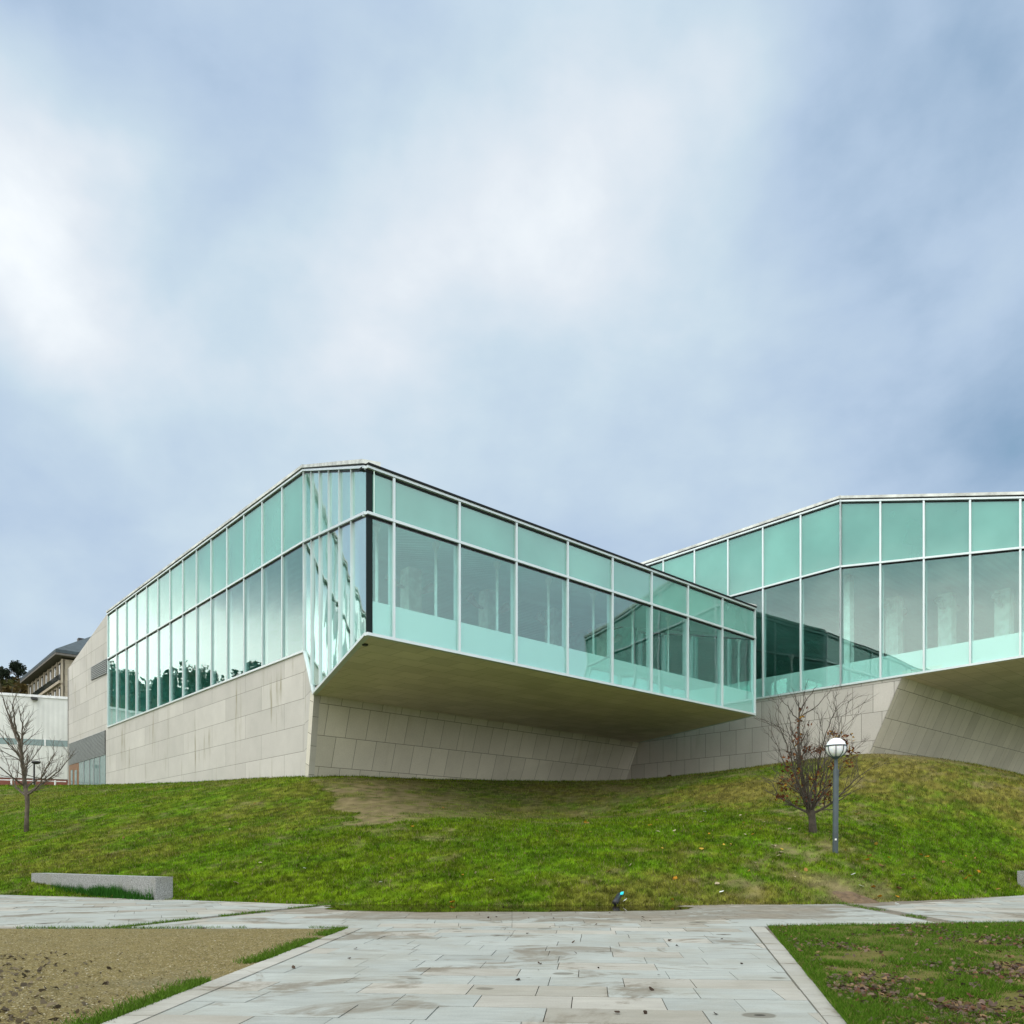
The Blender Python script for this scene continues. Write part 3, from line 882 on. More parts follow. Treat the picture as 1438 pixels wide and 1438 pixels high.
def lawn_z(x, y):
    x = np.asarray(x, float); y = np.asarray(y, float); sh = x.shape
    q = np.stack([x.ravel(), y.ravel()], 1) / SC
    d2 = ((q[:, None] - _Pc[None]) ** 2).sum(-1)
    k = np.where(d2 > 0, d2 * np.log(d2 + 1e-12), 0) * .5
    z = k @ _w[:-3] + _w[-3] + q @ _w[-2:]
    dist = np.clip(q[:, 1] * SC - foot_y(q[:, 0] * SC), 0, 50)
    z = np.maximum(z, 0.025 + 0.03 * np.minimum(dist, 5))
    f = sstep(0, 1.2, dist)
    z = z * f + (-0.03 + 0.14 * dist) * (1 - f)
    z = z + (fbm(q[:, 0] * SC, q[:, 1] * SC, 0.9, 3) - .5) * 0.07 * sstep(.2, 2.0, dist)
    return z.reshape(sh)
def in_poly(x, y, poly):
    r = np.zeros(np.shape(x), bool); n = len(poly)
    for i in range(n):
        a, b = poly[i], poly[(i + 1) % n]
        c = ((a.y > y) != (b.y > y)) & (x < (b.x - a.x) * (y - a.y) / (b.y - a.y + 1e-12) + a.x)
        r ^= c
    return r
sofpoly = [N, E, C, B]
def seg_dist(x, y, a, b):
    dx, dy = b.x - a.x, b.y - a.y
    t = np.clip(((x - a.x) * dx + (y - a.y) * dy) / (dx * dx + dy * dy), 0, 1)
    return np.hypot(x - a.x - t * dx, y - a.y - t * dy)
BARE = [(meet(B2b, dR, 1240) - dR * 0.4 + nF * 1.1, 2.3), (Vector((7.9, 19.4)), .9)]
def bare(x, y):
    """0 grass .. 1 bare earth"""
    jx = x + (fbm(x, y, .8, 3) - .5) * 2.2; jy = y + (fbm(x + 50, y, .8, 3) - .5) * 2.2
    ins_ = in_poly(jx, jy, sofpoly).astype(float)
    k = N.lerp(B, .45)
    near = np.exp(-((x - k.x - 1.0) ** 2 / 3.2 ** 2 + (y - k.y) ** 2 / 6.0 ** 2))
    m = ins_ * (0.30 + 0.95 * near)
    n = .6 * fbm(x, y, 1.1, 5) + .4 * fbm(x + 7, y + 3, 4.5, 3); big = fbm(x + 31, y + 7, .28, 4)
    m = m * sstep(.27, .72, n + .14 * near + .05) * (.55 + .9 * sstep(.35, .6, fbm(x + 4, y * 1.7 + 60, 2.4, 3)))
    m = np.maximum(m, .75 * sstep(.585, .76, .6 * n + .4 * big + .04))
    for c, r in BARE:
        m = np.maximum(m, np.exp(-((x - c.x) ** 2 + (y - c.y) ** 2) / r ** 2) * sstep(.25, .6, n + .1))
    return np.clip(m, 0, 1)
G1, G2, G3 = np.array([.078, .155, .005]), np.array([.112, .172, .006]), np.array([.175, .155, .035])
EARTH = np.array([.26, .215, .11])
def lawn_col(x, y, jitter=0.0):
    a = fbm(x, y, .55, 5)[..., None]; b = fbm(x + 90, y + 40, .16, 3)[..., None]; c = fbm(x + 12, y + 140, 2.6, 3)[..., None]
    right = sstep(-2, 9, x)[..., None]
    s = np.clip(sstep(.34, .66, a * .55 + c * .45), 0, 1)
    col = G1 * (1 - s) + G2 * s
    col = col * (.84 + .32 * sstep(.3, .7, fbm(x + 200, y + 15, 1.3, 3)[..., None]))
    y2 = sstep(.44, .70, b * .5 + c * .25 + a * .25 + .05 * right)
    y2 = y2 * (.55 + .40 * right); col = col * (1 - y2) + G3 * y2
    fine = fbm(x + 3, y * .8 + 8, 9.0, 2)[..., None]
    col = col * (.60 + .80 * sstep(.3, .7, fine))
    grain = vnoise(x * 15 + 3, y * 8 + 5)[..., None]
    col = col * (.55 + .9 * grain)
    m = bare(x, y)[..., None]
    return col * (1 - m) + EARTH * (.65 + .7 * grain) * (.75 + .5 * c) * m

nx, nv = 420, 240
xs = np.linspace(-44, 40, nx)
# rows from the kerb up: closer together near the foot
vv = np.linspace(0, 1, nv) ** 1.35
X = np.repeat(xs[None], nv, 0)
Y = foot_y(xs)[None] + vv[:, None] * (92 - foot_y(xs)[None])
edge = (vnoise(xs * 2.3, xs * 0 + 3) - .5) * .18
Y = Y + edge[None] * (1 - vv[:, None])
Zl = lawn_z(X, Y)
cols = lawn_col(X, Y) * 0.72
idx = np.arange(nx * nv).reshape(nv, nx)
faces = np.stack([idx[:-1, :-1], idx[:-1, 1:], idx[1:, 1:], idx[1:, :-1]], -1).reshape(-1)
lawn = np_mesh('grass_slope', np.stack([X, Y, Zl], -1).reshape(-1, 3), faces, 4, M['lawn'], cols.reshape(-1, 3))
lawn.data.polygons.foreach_set('use_smooth', [True] * len(lawn.data.polygons))
tag(lawn, kind='structure')

def blades(name, x, y, z, h, wd, col, label=None, cat='grass', lean=.5, mat_='blade'):
    n = len(x)
    a = rng.random(n) * 2 * math.pi
    lx = (rng.random(n) - .5) * 2 * lean; ly = (rng.random(n) - .5) * 2 * lean
    P = np.stack([x, y, z - .01], 1)
    side = np.stack([np.cos(a), np.sin(a), np.zeros(n)], 1) * (wd / 2)[:, None]
    tip = P + np.stack([lx * h, ly * h, h], 1)
    V = np.stack([P - side, P + side, tip], 1).reshape(-1, 3)
    cc = np.repeat(col[:, None, :], 3, 1).reshape(-1, 3)
    o = np_mesh(name, V, np.arange(3 * n), 3, M[mat_], cc)
    tag(o, label, cat, kind='stuff')
    return o
# blades over the slope, thinner where the earth shows; density follows how near the ground is to the path
n = 600000
dd = 17.0 / (1 - rng.random(n) * (1 - 17.0 / 66.0))
xx = (rng.random(n) * 1.50 - .76) * dd
ok = dd > foot_y(xx) - .05 + (rng.random(n) - .5) * .16
xx, dd = xx[ok], dd[ok]
tuft = fbm(xx, dd, 1.7, 3)
m = bare(xx, dd)
keep = rng.random(len(xx)) > np.clip(m * .93 + .35 * sstep(.52, .38, tuft), 0, .97)
# nothing grows inside the building
inb = in_poly(xx, dd, [Bb - nF * .0, Cb, C, Cfar, far, T + Vector((.1, .1))]) | ((((xx - C.x) * nW.x + (dd - C.y) * nW.y) < -.02) & ((xx - B2b.x) * nF.x + (dd - B2b.y) * nF.y < 0))
keep &= ~inb
xx, dd, tuft = xx[keep], dd[keep], tuft[keep]
cc = lawn_col(xx, dd) * (.55 + .95 * rng.random((len(xx), 1)))
mm_ = bare(xx, dd); cc[rng.random(len(xx)) < .06 + .45 * mm_] = np.array([.25, .21, .10])
hm_ = 1 - .55 * mm_
hh = (.025 + .045 * rng.random(len(xx))) * (.8 + .6 * tuft) * (1 + dd / 60) * hm_
blades('lawn_grass', xx, dd, lawn_z(xx, dd), hh, .012 + .014 * rng.random(len(xx)) * (dd / 20), cc, 'short green and yellowing grass covering the slope below the building')

# ------------------------------------------------------------------ flat ground, gravel, paving
gs = MB(); R_ = 2500
gs.poly([(-R_, -R_, -.12), (R_, -R_, -.12), (R_, R_, -.12), (-R_, R_, -.12)])
m_, t_, o_ = mat('far_ground')
oc_ = t_.new('ShaderNodeTexCoord').outputs['Object']
principled(t_, o_, t_.mix(t_.noise(oc_, .05, 5), (.07, .10, .02), (.15, .14, .06)), .95)
tag(gs.build('ground', m_), kind='structure')

def pave_poly(pts, name, material, z):
    mb = MB(); mb.poly([(p[0], p[1], z) for p in pts])
    return mb.build(name, material)
gp = MB()
gp.poly([(-2.60, 5.0, -.012), (-2.40, 12.35, -.012), (-30, 12.45, -.012), (-30, -12, -.012), (-2.9, -12, -.012)])
tag(gp.build('gravel_bed', M['gravel']), kind='structure')

def clip(poly, convex):
    out = poly
    n = len(convex)
    for i in range(n):
        a, b = convex[i], convex[(i + 1) % n]
        ins_ = lambda p: (b[0] - a[0]) * (p[1] - a[1]) - (b[1] - a[1]) * (p[0] - a[0]) >= 0
        res = []
        for j in range(len(out)):
            p, q = out[j], out[(j + 1) % len(out)]
            ip, iq = ins_(p), ins_(q)
            if ip: res.append(p)
            if ip != iq:
                den = (b[0] - a[0]) * (q[1] - p[1]) - (b[1] - a[1]) * (q[0] - p[0])
                num = (b[0] - a[0]) * (a[1] - p[1]) - (b[1] - a[1]) * (a[0] - p[0])
                t = num / den
                res.append((p[0] + (q[0] - p[0]) * t, p[1] + (q[1] - p[1]) * t))
        out = res
        if len(out) < 3: return None
    return out
class Slabs:
    def __init__(s): s.v = []; s.f = []; s.c = []; s.rows = []
    def add(s, poly, z, col, gap=.006):
        cx = sum(p[0] for p in poly) / len(poly); cy = sum(p[1] for p in poly) / len(poly)
        r = []
        for p in poly:
            dx, dy = p[0] - cx, p[1] - cy; L_ = math.hypot(dx, dy) + 1e-6
            k = max(0, 1 - gap * 1.2 / L_); r.append((cx + dx * k, cy + dy * k))
        b = len(s.v); n = len(r)
        tx, ty = random.uniform(-.004, .004), random.uniform(-.004, .004)
        for p in r: s.v.append((p[0], p[1], z + tx * (p[0] - cx) + ty * (p[1] - cy)))
        for p in r: s.v.append((p[0], p[1], z - .06))
        s.f.append(tuple(range(b, b + n)))
        for i in range(n):
            j = (i + 1) % n; s.f.append((b + i, b + n + i, b + n + j, b + j))
        s.c += [col] * (2 * n)
    def build(s, name, material):
        me = bpy.data.meshes.new(name); me.from_pydata(s.v, [], s.f)
        a = me.color_attributes.new('col', 'FLOAT_COLOR', 'POINT')
        c4 = np.ones((len(s.v), 4), np.float32); c4[:, :3] = np.array(s.c)
        a.data.foreach_set('color', c4.ravel()); me.materials.append(material)
        o = bpy.data.objects.new(name, me); COL.objects.link(o); return o
def slab_col():
    k = random.gauss(1, .055); r = random.random()
    base = (.305, .325, .302) if r < .72 else ((.335, .325, .285) if r < .95 else (.285, .275, .235))
    return tuple(c * k for c in base)
def lay(S, convex, ang, row, lmin, lmax, seed):
    random.seed(seed)
    ca, sa = math.cos(ang), math.sin(ang)
    us = [p[0] * ca + p[1] * sa for p in convex]; vs = [-p[0] * sa + p[1] * ca for p in convex]
    v = math.floor(min(vs) / row) * row
    while v < max(vs):
        u = min(us) - random.random() * lmax
        while u < max(us):
            L_ = random.uniform(lmin, lmax)
            q = [(u, v), (u + L_, v), (u + L_, v + row), (u, v + row)]
            q = [(a * ca - b * sa, a * sa + b * ca) for a, b in q]
            c = clip(q, convex)
            if c and len(c) >= 3: S.add(c, .0 + random.uniform(-.002, .002), slab_col(), .0038)
            u += L_
        v += row
S = Slabs()
kl0, kl1, kr0, kr1 = (-2.62, 3.0), (-2.26, 12.3), (1.58, 3.0), (3.66, 12.55)
lay(S, [(-2.62 - .31, -5), (1.58 - 1.79, -5), kr0, kl0], math.radians(-5.5), .5, .55, 1.1, 4)
lay(S, [kl0, kr0, kr1, kl1], math.radians(-5.5), .5, .55, 1.15, 5)
path = S.build('path', M['paving']); tag(path, kind='structure')
# edging strips either side
S = Slabs()
def strip(S, a, b, w_, step, seed, colr=None):
    random.seed(seed)
    a, b = Vector(a), Vector(b); d = (b - a).normalized(); nn = Vector((-d.y, d.x)) * w_; L_ = (b - a).length; t = 0
    while t < L_ - .05:
        t2_ = min(L_, t + step * random.uniform(.85, 1.15))
        q = [a + d * t, a + d * t2_, a + d * t2_ + nn, a + d * t + nn]
        q = [(p.x, p.y) for p in q]
        if w_ > 0: pass
        else: q.reverse()
        k = random.gauss(1, .05); base = colr or (.33, .325, .29)
        S.add(q, .006, tuple(c * k for c in base)); t = t2_
strip(S, (-2.66, 2.0), (-2.27, 12.3), .22, 1.0, 3)
strip(S, (1.36, 2.0), (3.68, 12.55), -.21, .95, 9)
tag(S.build('kerb', M['paving']), kind='structure')
# cross path in three fans
S = Slabs()
near = [(-30, 12.5), (-6.25, 12.42), (-5.95, 12.42), (-2.3, 12.32), (3.7, 12.58), (6.9, 13.15), (7.3, 13.2), (30, 14.5)]
def farpts(x0, x1, n_=10):
    return [(x, float(foot_y(x)) + .25) for x in np.linspace(x0, x1, n_)]
lay(S, [(-30, 12.46), (-6.25, 12.42), (-4.0, 18.3), (-6.0, 19.05), (-10.2, 20.8), (-14.6, 23.0), (-24, 27.6), (-30, 30)], math.radians(24), .62, .9, 1.7, 21)
mid = [(-5.95, 12.42), (-2.3, 12.32), (3.7, 12.58), (6.95, 13.1), (7.3, 18.65), (3.77, 17.8), (0, 17.75), (-3.7, 18.2)]
def convex_mid():
    return [[(-5.95, 12.42), (-2.3, 12.32), (0.0, 12.42), (0, 17.75), (-3.7, 18.2)], [(0, 12.42), (3.7, 12.58), (6.95, 13.1), (7.3, 18.65), (3.77, 17.82), (0, 17.75)]]
for i, c in enumerate(convex_mid()):
    lay(S, c, math.radians(3 if i == 0 else -2), .55, .9, 1.5, 31 + i)
lay(S, [(7.35, 13.2), (30, 14.5), (30, 34), (22, 28.0), (14, 22.6), (10.5, 20.4), (7.75, 18.85)], math.radians(-20), .62, .9, 1.7, 41)
tag(S.build('cross_path', M['paving']), kind='structure')
jb = MB()
jb.poly([(-30, 12.3, -.02), (-2.3, 12.2, -.02), (-2.9, -6, -.02), (0.2, -6, -.02), (4.0, 12.45, -.02), (7.2, 13.0, -.02), (30, 14.4, -.02), (30, 34, -.02), (14, 23, -.02), (7.5, 19.0, -.02), (0, 18.0, -.02), (-6, 19.3, -.02), (-14.5, 23.2, -.02), (-30, 31, -.02)])
tag(jb.build('joint_bed', M['strip']), kind='structure')

# puddle
def blob(cx, cy, rx, ry, n_=70, amp=.2, seed=0, cut=None):
    pts = []
    for k in range(n_):
        a = 2 * math.pi * k / n_
        r = 1 + amp * (float(fbm(np.array([math.cos(a) * 1.6 + seed]), np.array([math.sin(a) * 1.6 + seed]), 1, 4)[0]) - .5) * 2
        y = cy + ry * r * math.sin(a); x = cx + rx * r * math.cos(a)
        if cut is not None: y = min(y, float(foot_y(x)) + .2)
        pts.append((x, y))
    return pts
pm = MB()
pm.poly([(x, y, .009) for x, y in blob(-.1, 17.35, 4.0, 1.75, 90, .30, 3, True)])
pud = pm.build('puddle', M['water']); tag(pud, kind='structure')

# right-hand verge: soil, grass and fallen leaves
vx = np.linspace(0, 1, 160); vy = np.linspace(0, 1, 170)
VY = -4 + vy[:, None] * (17.6) + vx[None] * 0
left_edge = 1.72 + (VY - 3.0) * (3.91 - 1.62) / (12.55 - 3.0)
VX = left_edge + vx[None] * 24
top = np.interp(VX, [3.7, 6.95, 7.3, 30], [12.55, 13.05, 13.2, 14.5])
okv = VY < top
VYc = np.minimum(VY, top - .01)
VZ = .012 + .05 * (fbm(VX, VYc, 1.5, 4) - .35) * sstep(0, .35, VX - left_edge) * sstep(0, .3, top - VYc)
def verge_col(x, y):
    a = fbm(x + 5, y + 77, .7, 4)[..., None]; b = fbm(x + 61, y + 3, 2.0, 4)[..., None]
    s = sstep(.38, .6, a * .6 + b * .4)
    return np.array([.080, .12, .012]) * (1 - s) + np.array([.18, .165, .05]) * s
ii = np.arange(170 * 160).reshape(170, 160)
ff = np.stack([ii[:-1, :-1], ii[:-1, 1:], ii[1:, 1:], ii[1:, :-1]], -1).reshape(-1)
verge = np_mesh('grass_verge', np.stack([VX, VYc, VZ], -1).reshape(-1, 3), ff, 4, M['lawn'], (verge_col(VX, VYc) * .7).reshape(-1, 3))
tag(verge, kind='structure')
def verge_left(y): return 1.72 + (y - 3.0) * (3.91 - 1.62) / (12.55 - 3.0)
def verge_z(x, y):
    tp = np.interp(x, [3.7, 6.95, 7.3, 30], [12.55, 13.05, 13.2, 14.5])
    return .012 + .05 * (fbm(x, y, 1.5, 4) - .35) * sstep(0, .35, x - verge_left(y)) * sstep(0, .3, tp - y)
n = 210000
yy = 4.3 / (1 - rng.random(n) * (1 - 4.3 / 13.6)); xx = verge_left(yy) - .06 + rng.random(n) ** 1.2 * (.68 * yy + .6 - verge_left(yy)).clip(.3)
ok = yy < np.interp(xx, [3.7, 6.95, 7.3, 30], [12.55, 13.05, 13.2, 14.5])
xx, yy = xx[ok], yy[ok]
t1 = fbm(xx + 5, yy + 77, .7, 4); t2_ = fbm(xx, yy, 2.2, 3)
edge_n = np.exp(-(xx - verge_left(yy)) / .25) * .2 + np.exp(-(np.interp(xx, [3.7, 6.95, 7.3, 30], [12.55, 13.05, 13.2, 14.5]) - yy) / .35) * .35
dens = sstep(.66, .44, t1 * .5 + t2_ * .5 - edge_n * .6)
keep = rng.random(len(xx)) < .10 + .90 * dens
xx, yy, dens = xx[keep], yy[keep], dens[keep]
cg = np.array([.068, .140, .010]) * (.6 + .9 * rng.random((len(xx), 1)))
yl = rng.random(len(xx)) < .28 - .2 * dens
cg[yl] = np.array([.20, .18, .06]) * (.7 + .6 * rng.random((yl.sum(), 1)))
blades('verge_grass', xx, yy, verge_z(xx, yy), (.015 + .035 * rng.random(len(xx))) * (.45 + .9 * dens), .006 + .007 * rng.random(len(xx)), cg,
       'patchy grass growing among fallen leaves right of the path', lean=.9)
# fringe of grass along the gravel and the paving joints
n = 26000
t = rng.random(n)
side_ = rng.random(n)
xx = np.where(side_ < .55, -2.66 - .22 + (t * 9.6) * .0376 - np.abs(rng.normal(0, .12, n)) + .04, -30 + t * 27.5)
yy = np.where(side_ < .55, 2.7 + t * 9.6, 12.41 - np.abs(rng.normal(0, .05, n)) + .03)
# grass between the path bands
kk = side_ > .86
u_ = rng.random(n)
xx = np.where(kk, np.where(t < .6, -6.1 + u_ * 2.1, 7.15 + u_ * .3) + rng.normal(0, .07, n), xx)
yy = np.where(kk, np.where(t < .6, 12.45 + u_ * 5.7, 13.2 + u_ * 5.3), yy)
msk = fbm(xx, yy, 1.1, 3) > np.where(kk, .52, .44)
xx, yy = xx[msk], yy[msk]
cg = np.array([.075, .145, .014]) * (.6 + .9 * rng.random((len(xx), 1)))
blades('fringe_grass', xx, yy, np.zeros(len(xx)), .02 + .04 * rng.random(len(xx)), .007 + .006 * rng.random(len(xx)), cg,
       'thin fringe of grass along the gravel edge and path joints', lean=.8)
# long grass in front of the bench
BA, BBv = Vector((-13.9, 23.5)), Vector((-8.6, 19.6))
n = 5200
t = np.concatenate([rng.normal(.28, .08, n // 5), rng.normal(.62, .15, n - n // 5)])
t = t.clip(.12, .99)
ln = (BBv - BA).normalized(); nb = Vector((ln.y, -ln.x))
if nb.y > 0: nb = -nb
o_ = np.abs(rng.normal(.03, .07, n))
xx = BA.x + (BBv.x - BA.x) * t + nb.x * o_; yy = BA.y + (BBv.y - BA.y) * t + nb.y * o_
cl2 = fbm(t * 40, t * 0 + 2, 1, 3)
cg = np.array([.030, .115, .014]) * (.6 + .8 * rng.random((n, 1)))
blades('long_grass', xx, yy, np.zeros(n) + .01, (.08 + .26 * rng.random(n)) * (.35 + 1.1 * cl2), .012 + .01 * rng.random(n), cg, 'tufts of long dark green grass in front of the granite bench', lean=.35)

# loose leaves
def leaves(name, x, y, z, size, col, label, flatness=.35):
    n = len(x); a = rng.random(n) * 2 * math.pi
    up = np.stack([rng.normal(0, flatness, n), rng.normal(0, flatness, n), np.ones(n)], 1); up /= np.linalg.norm(up, axis=1)[:, None]
    tx = np.stack([np.cos(a), np.sin(a), np.zeros(n)], 1); tx -= up * (tx * up).sum(1)[:, None]; tx /= np.linalg.norm(tx, axis=1)[:, None]
    ty = np.cross(up, tx)
    P = np.stack([x, y, z + .012], 1)
    V = np.zeros((n, 6, 3))
    for k in range(6):
        th = k * math.pi / 3; r = size * (.7 + .6 * rng.random(n))
        V[:, k] = P + tx * (np.cos(th) * r)[:, None] + ty * (np.sin(th) * r * .75)[:, None] + up * (rng.normal(0, .18, n) * size)[:, None]
    o = np_mesh(name, V.reshape(-1, 3), np.arange(6 * n), 6, M['leaf'], np.repeat(col[:, None], 6, 1).reshape(-1, 3))
    tag(o, label, 'fallen leaves', kind='stuff'); return o
n = 11500
yy = 4.3 / (1 - rng.random(n) * (1 - 4.3 / 13.4)); xx = verge_left(yy) + .02 + rng.random(n) * (.68 * yy + .6 - verge_left(yy)).clip(.3)
ok = (yy < np.interp(xx, [3.7, 6.95, 7.3, 30], [12.4, 12.9, 13.0, 14.3])) & (rng.random(n) < sstep(.46, .66, fbm(xx + 33, yy + 11, .9, 4)) + .06)
xx, yy = xx[ok], yy[ok]
pal = np.array([[.12, .085, .07], [.085, .06, .045], [.16, .115, .085], [.12, .055, .035], [.19, .13, .065]])
cl3 = pal[rng.integers(0, 5, len(xx))] * (.7 + .6 * rng.random((len(xx), 1)))
leaves('fallen_leaves', xx, yy, verge_z(xx, yy) + .012, .015 + .017 * rng.random(len(xx)), cl3, 'brown and purplish fallen leaves strewn over the right verge', .5)
n = 650
dd = 17.6 + rng.random(n) ** 1.4 * 16; xx = (rng.random(n) * 1.3 - .65) * dd
wgt = .12 + .9 * np.exp(-(((xx - 9.5) / 5.5) ** 2 + ((dd - 22.5) / 5) ** 2))
ok = (dd > foot_y(xx) + .15) & (rng.random(n) < wgt)
xx, dd = xx[ok], dd[ok]
pal = np.array([[.42, .20, .02], [.30, .17, .05], [.20, .11, .05], [.46, .30, .05], [.40, .34, .22]])
cl3 = pal[rng.integers(0, 5, len(xx))]
leaves('slope_leaves', xx, dd, lawn_z(xx, dd) + .03, .04 + .045 * rng.random(len(xx)), cl3, 'orange and tan leaves dotted over the grass slope')
# dark leaves and crumbs lying on the paving
n = 50
yy = 5 + rng.random(n) * 12; xx = -2.2 + rng.random(n) * (4.2 + yy * .1)
cl3 = np.array([[.05, .035, .025]]) * (.6 + rng.random((n, 1)))
leaves('path_leaves', xx, yy, np.zeros(n) + .004, .012 + .02 * rng.random(n), cl3, 'few small dark leaves lying on the pale paving', .4)
# loose stones on the gravel
n = 4200
yy = 4.4 / (1 - rng.random(n) * (1 - 4.4 / 12.3)); xx = -2.95 - rng.random(n) * (.66 * yy - 2.6).clip(.2)
cl3 = np.array([[.23, .185, .09], [.17, .135, .065], [.28, .24, .14], [.11, .09, .05], [.46, .43, .34]])[rng.choice(5, n, p=[.35, .3, .2, .11, .04])]
leaves('loose_stones', xx, yy, np.zeros(n) - .014, .004 + .006 * rng.random(n), cl3, 'loose tan and grey stones scattered over the gravel bed', .6)
bpy.data.objects['loose_stones']['category'] = 'gravel'
# dark earth clods and weeds at the left edge of the gravel
n = 300
yy = 5.2 + rng.random(n) ** 1.3 * 4.2; xx = -.635 * yy + np.abs(rng.normal(0, .55, n)) - .25
cl3 = np.array([[.11, .09, .06], [.16, .13, .085], [.08, .065, .045]])[rng.integers(0, 3, n)]
leaves('earth_crumbs', xx, yy, np.zeros(n) - .01, .012 + .022 * rng.random(n), cl3, 'dark crumbs of earth at the left end of the gravel', .6)
bpy.data.objects['earth_crumbs']['category'] = 'earth'

# ------------------------------------------------------------------ benches
def bench(a, b, wdt, hgt, nback, label):
    a, b = Vector(a), Vector(b); d = (b - a).normalized(); nb_ = Vector((-d.y, d.x))
    if nb_.dot(Vector(nback)) < 0: nb_ = -nb_
    mb = MB()
    mb.slab([(p.x, p.y, hgt) for p in (a, b, b + nb_ * wdt, a + nb_ * wdt)], (0, 0, 1), hgt + .25)
    root_mesh = mb.build('granite_bench', M['bench'])
    bevel(root_mesh, .025, 2)
    tag(root_mesh, label, 'bench'); return root_mesh
bench((-13.9, 23.5), (-8.6, 19.6), .45, .55, (0, 1), 'long grey granite block bench behind long grass, left of the path')
bench((14.78, 22.98), (19.65, 26.5), .45, .62, (0, 1), 'grey granite block cut off by the right edge of the photo')

# ------------------------------------------------------------------ garden lamp
def gz(x, y): return float(lawn_z(np.array([x]), np.array([y]))[0])
def garden_lamp(px, d):
    x = (px - CX) / F * d; z = gz(x, d)
    root = empty('garden_lamp', (x, d, z))
    tag(root, 'grey post lamp with white globe in a half cage, standing beside the leafy shrub tree', 'lamp')
    top = H + (CY - 1063) / F * d
    hgt = top - z
    lean = Vector((.008 * hgt, 0, 0))
    mb = MB(); base = Vector((x, d, z))
    k = hgt
    pts = [base + Vector((0, 0, -.2)), base + Vector((0, 0, .02)) , base + lean * .85 + Vector((0, 0, k * .86)), base + lean * .86 + Vector((0, 0, k * .875)), base + lean * .97 + Vector((0, 0, k))]
    mb.tube(pts, [.076, .076, .074, .05, .045], 16)
    mb.build('post', M['lamp_pole'], root, True)
    pl_ = MB(); pl_.box((x - .02, d - .083, z + .36), .05, .012, .05)
    pl_.build('sticker', M['white'], root)
    R0 = .27; c = base + lean + Vector((0, 0, k + R0 - .01))
    gm = MB(); gm.lathe(c, [(max(.01, R0 * math.sin(a)), -R0 * math.cos(a)) for a in [math.pi * i / 18 for i in range(19)]], 28)
    gm.build('globe', M['globe'], root, True)
    cg_ = MB()
    ringz = c.z + .045
    Rr = math.sqrt(R0 ** 2 - .045 ** 2) + .012
    ring = [Vector((c.x + Rr * math.cos(2 * math.pi * i / 32), c.y + Rr * math.sin(2 * math.pi * i / 32), ringz)) for i in range(33)]
    cg_.tube(ring, .018, 6, False)
    for i in range(8):
        a = 2 * math.pi * (i + .5) / 8
        arc = []
        for j in range(9):
            e = math.radians(9.5) - (math.pi / 2 - .1 + math.radians(9.5)) * j / 8
            arc.append(Vector((c.x + (R0 + .014) * math.cos(e) * math.cos(a), c.y + (R0 + .014) * math.cos(e) * math.sin(a), c.z + (R0 + .014) * math.sin(e))))
        cg_.tube(arc, .012, 5)
    cg_.lathe((c.x, c.y, c.z - R0 - .05), [(.05, 0), (.09, .03), (.12, .065)], 14)
    cg_.build('cage', M['lamp_pole'], root)
garden_lamp(1173, 22.6)

# ------------------------------------------------------------------ bare trees
def branch(mb, p, d, L_, r, depth, rnd, tips, up=.25, spread=.6, twig=.35):
    n_ = 6; pts = [p.copy()]; rad = [r]; q = p.copy(); dd_ = d.normalized()
    for i in range(n_):
        dd_ = (dd_ + Vector((rnd.gauss(0, .13), rnd.gauss(0, .13), rnd.gauss(0, .09) + up * .12))).normalized()
        q = q + dd_ * (L_ / n_); pts.append(q.copy()); rad.append(r * (1 - .72 * (i + 1) / n_))
        if depth > 0 and i >= 1:
            for _ in range(1 if rnd.random() < .8 else 2):
                ax = Vector((rnd.gauss(0, 1), rnd.gauss(0, 1), rnd.gauss(0, .6))).normalized()
                nd = (dd_ + ax * spread * rnd.uniform(.6, 1.1)).normalized()
                branch(mb, q, nd, L_ * rnd.uniform(.32, .58), max(.0056, rad[-1] * .66), depth - 1, rnd, tips, up, spread, twig)
    mb.tube(pts, rad, 6 if r > .02 else 4, False)
    tips.append((q.copy(), dd_.copy()))
    return pts
def limb(mb, pts, r0, r1, rnd, tips, depth=2, dens=.8, Lk=.5, spread=.75, up=.3):
    """a drawn limb with side shoots"""
    P = [Vector(p) for p in pts]; fine = []
    for i in range(len(P) - 1):
        for k in range(4):
            fine.append(P[i].lerp(P[i + 1], k / 4))
    fine.append(P[-1])
    n_ = len(fine); fine = [q + Vector((rnd.gauss(0, .012), rnd.gauss(0, .03), 0)) for q in fine]
    rad = [r0 + (r1 - r0) * (i / (n_ - 1)) ** .8 for i in range(n_)]
    mb.tube(fine, rad, 7, False)
    tot = (P[-1] - P[0]).length
    for i in range(2, n_):
        if rnd.random() < dens:
            d = (fine[i] - fine[i - 1]).normalized()
            ax = Vector((rnd.gauss(0, 1), rnd.gauss(0, 1), rnd.gauss(0, .5))).normalized()
            nd = (d + ax * spread * rnd.uniform(.7, 1.2)).normalized()
            branch(mb, fine[i], nd, tot * Lk * (1 - .55 * i / n_) * rnd.uniform(.5, 1), max(.0062, rad[i] * .55), depth - 1, rnd, tips, up, .6)
    tips.append((fine[-1], (fine[-1] - fine[-2]).normalized()))
    return fine
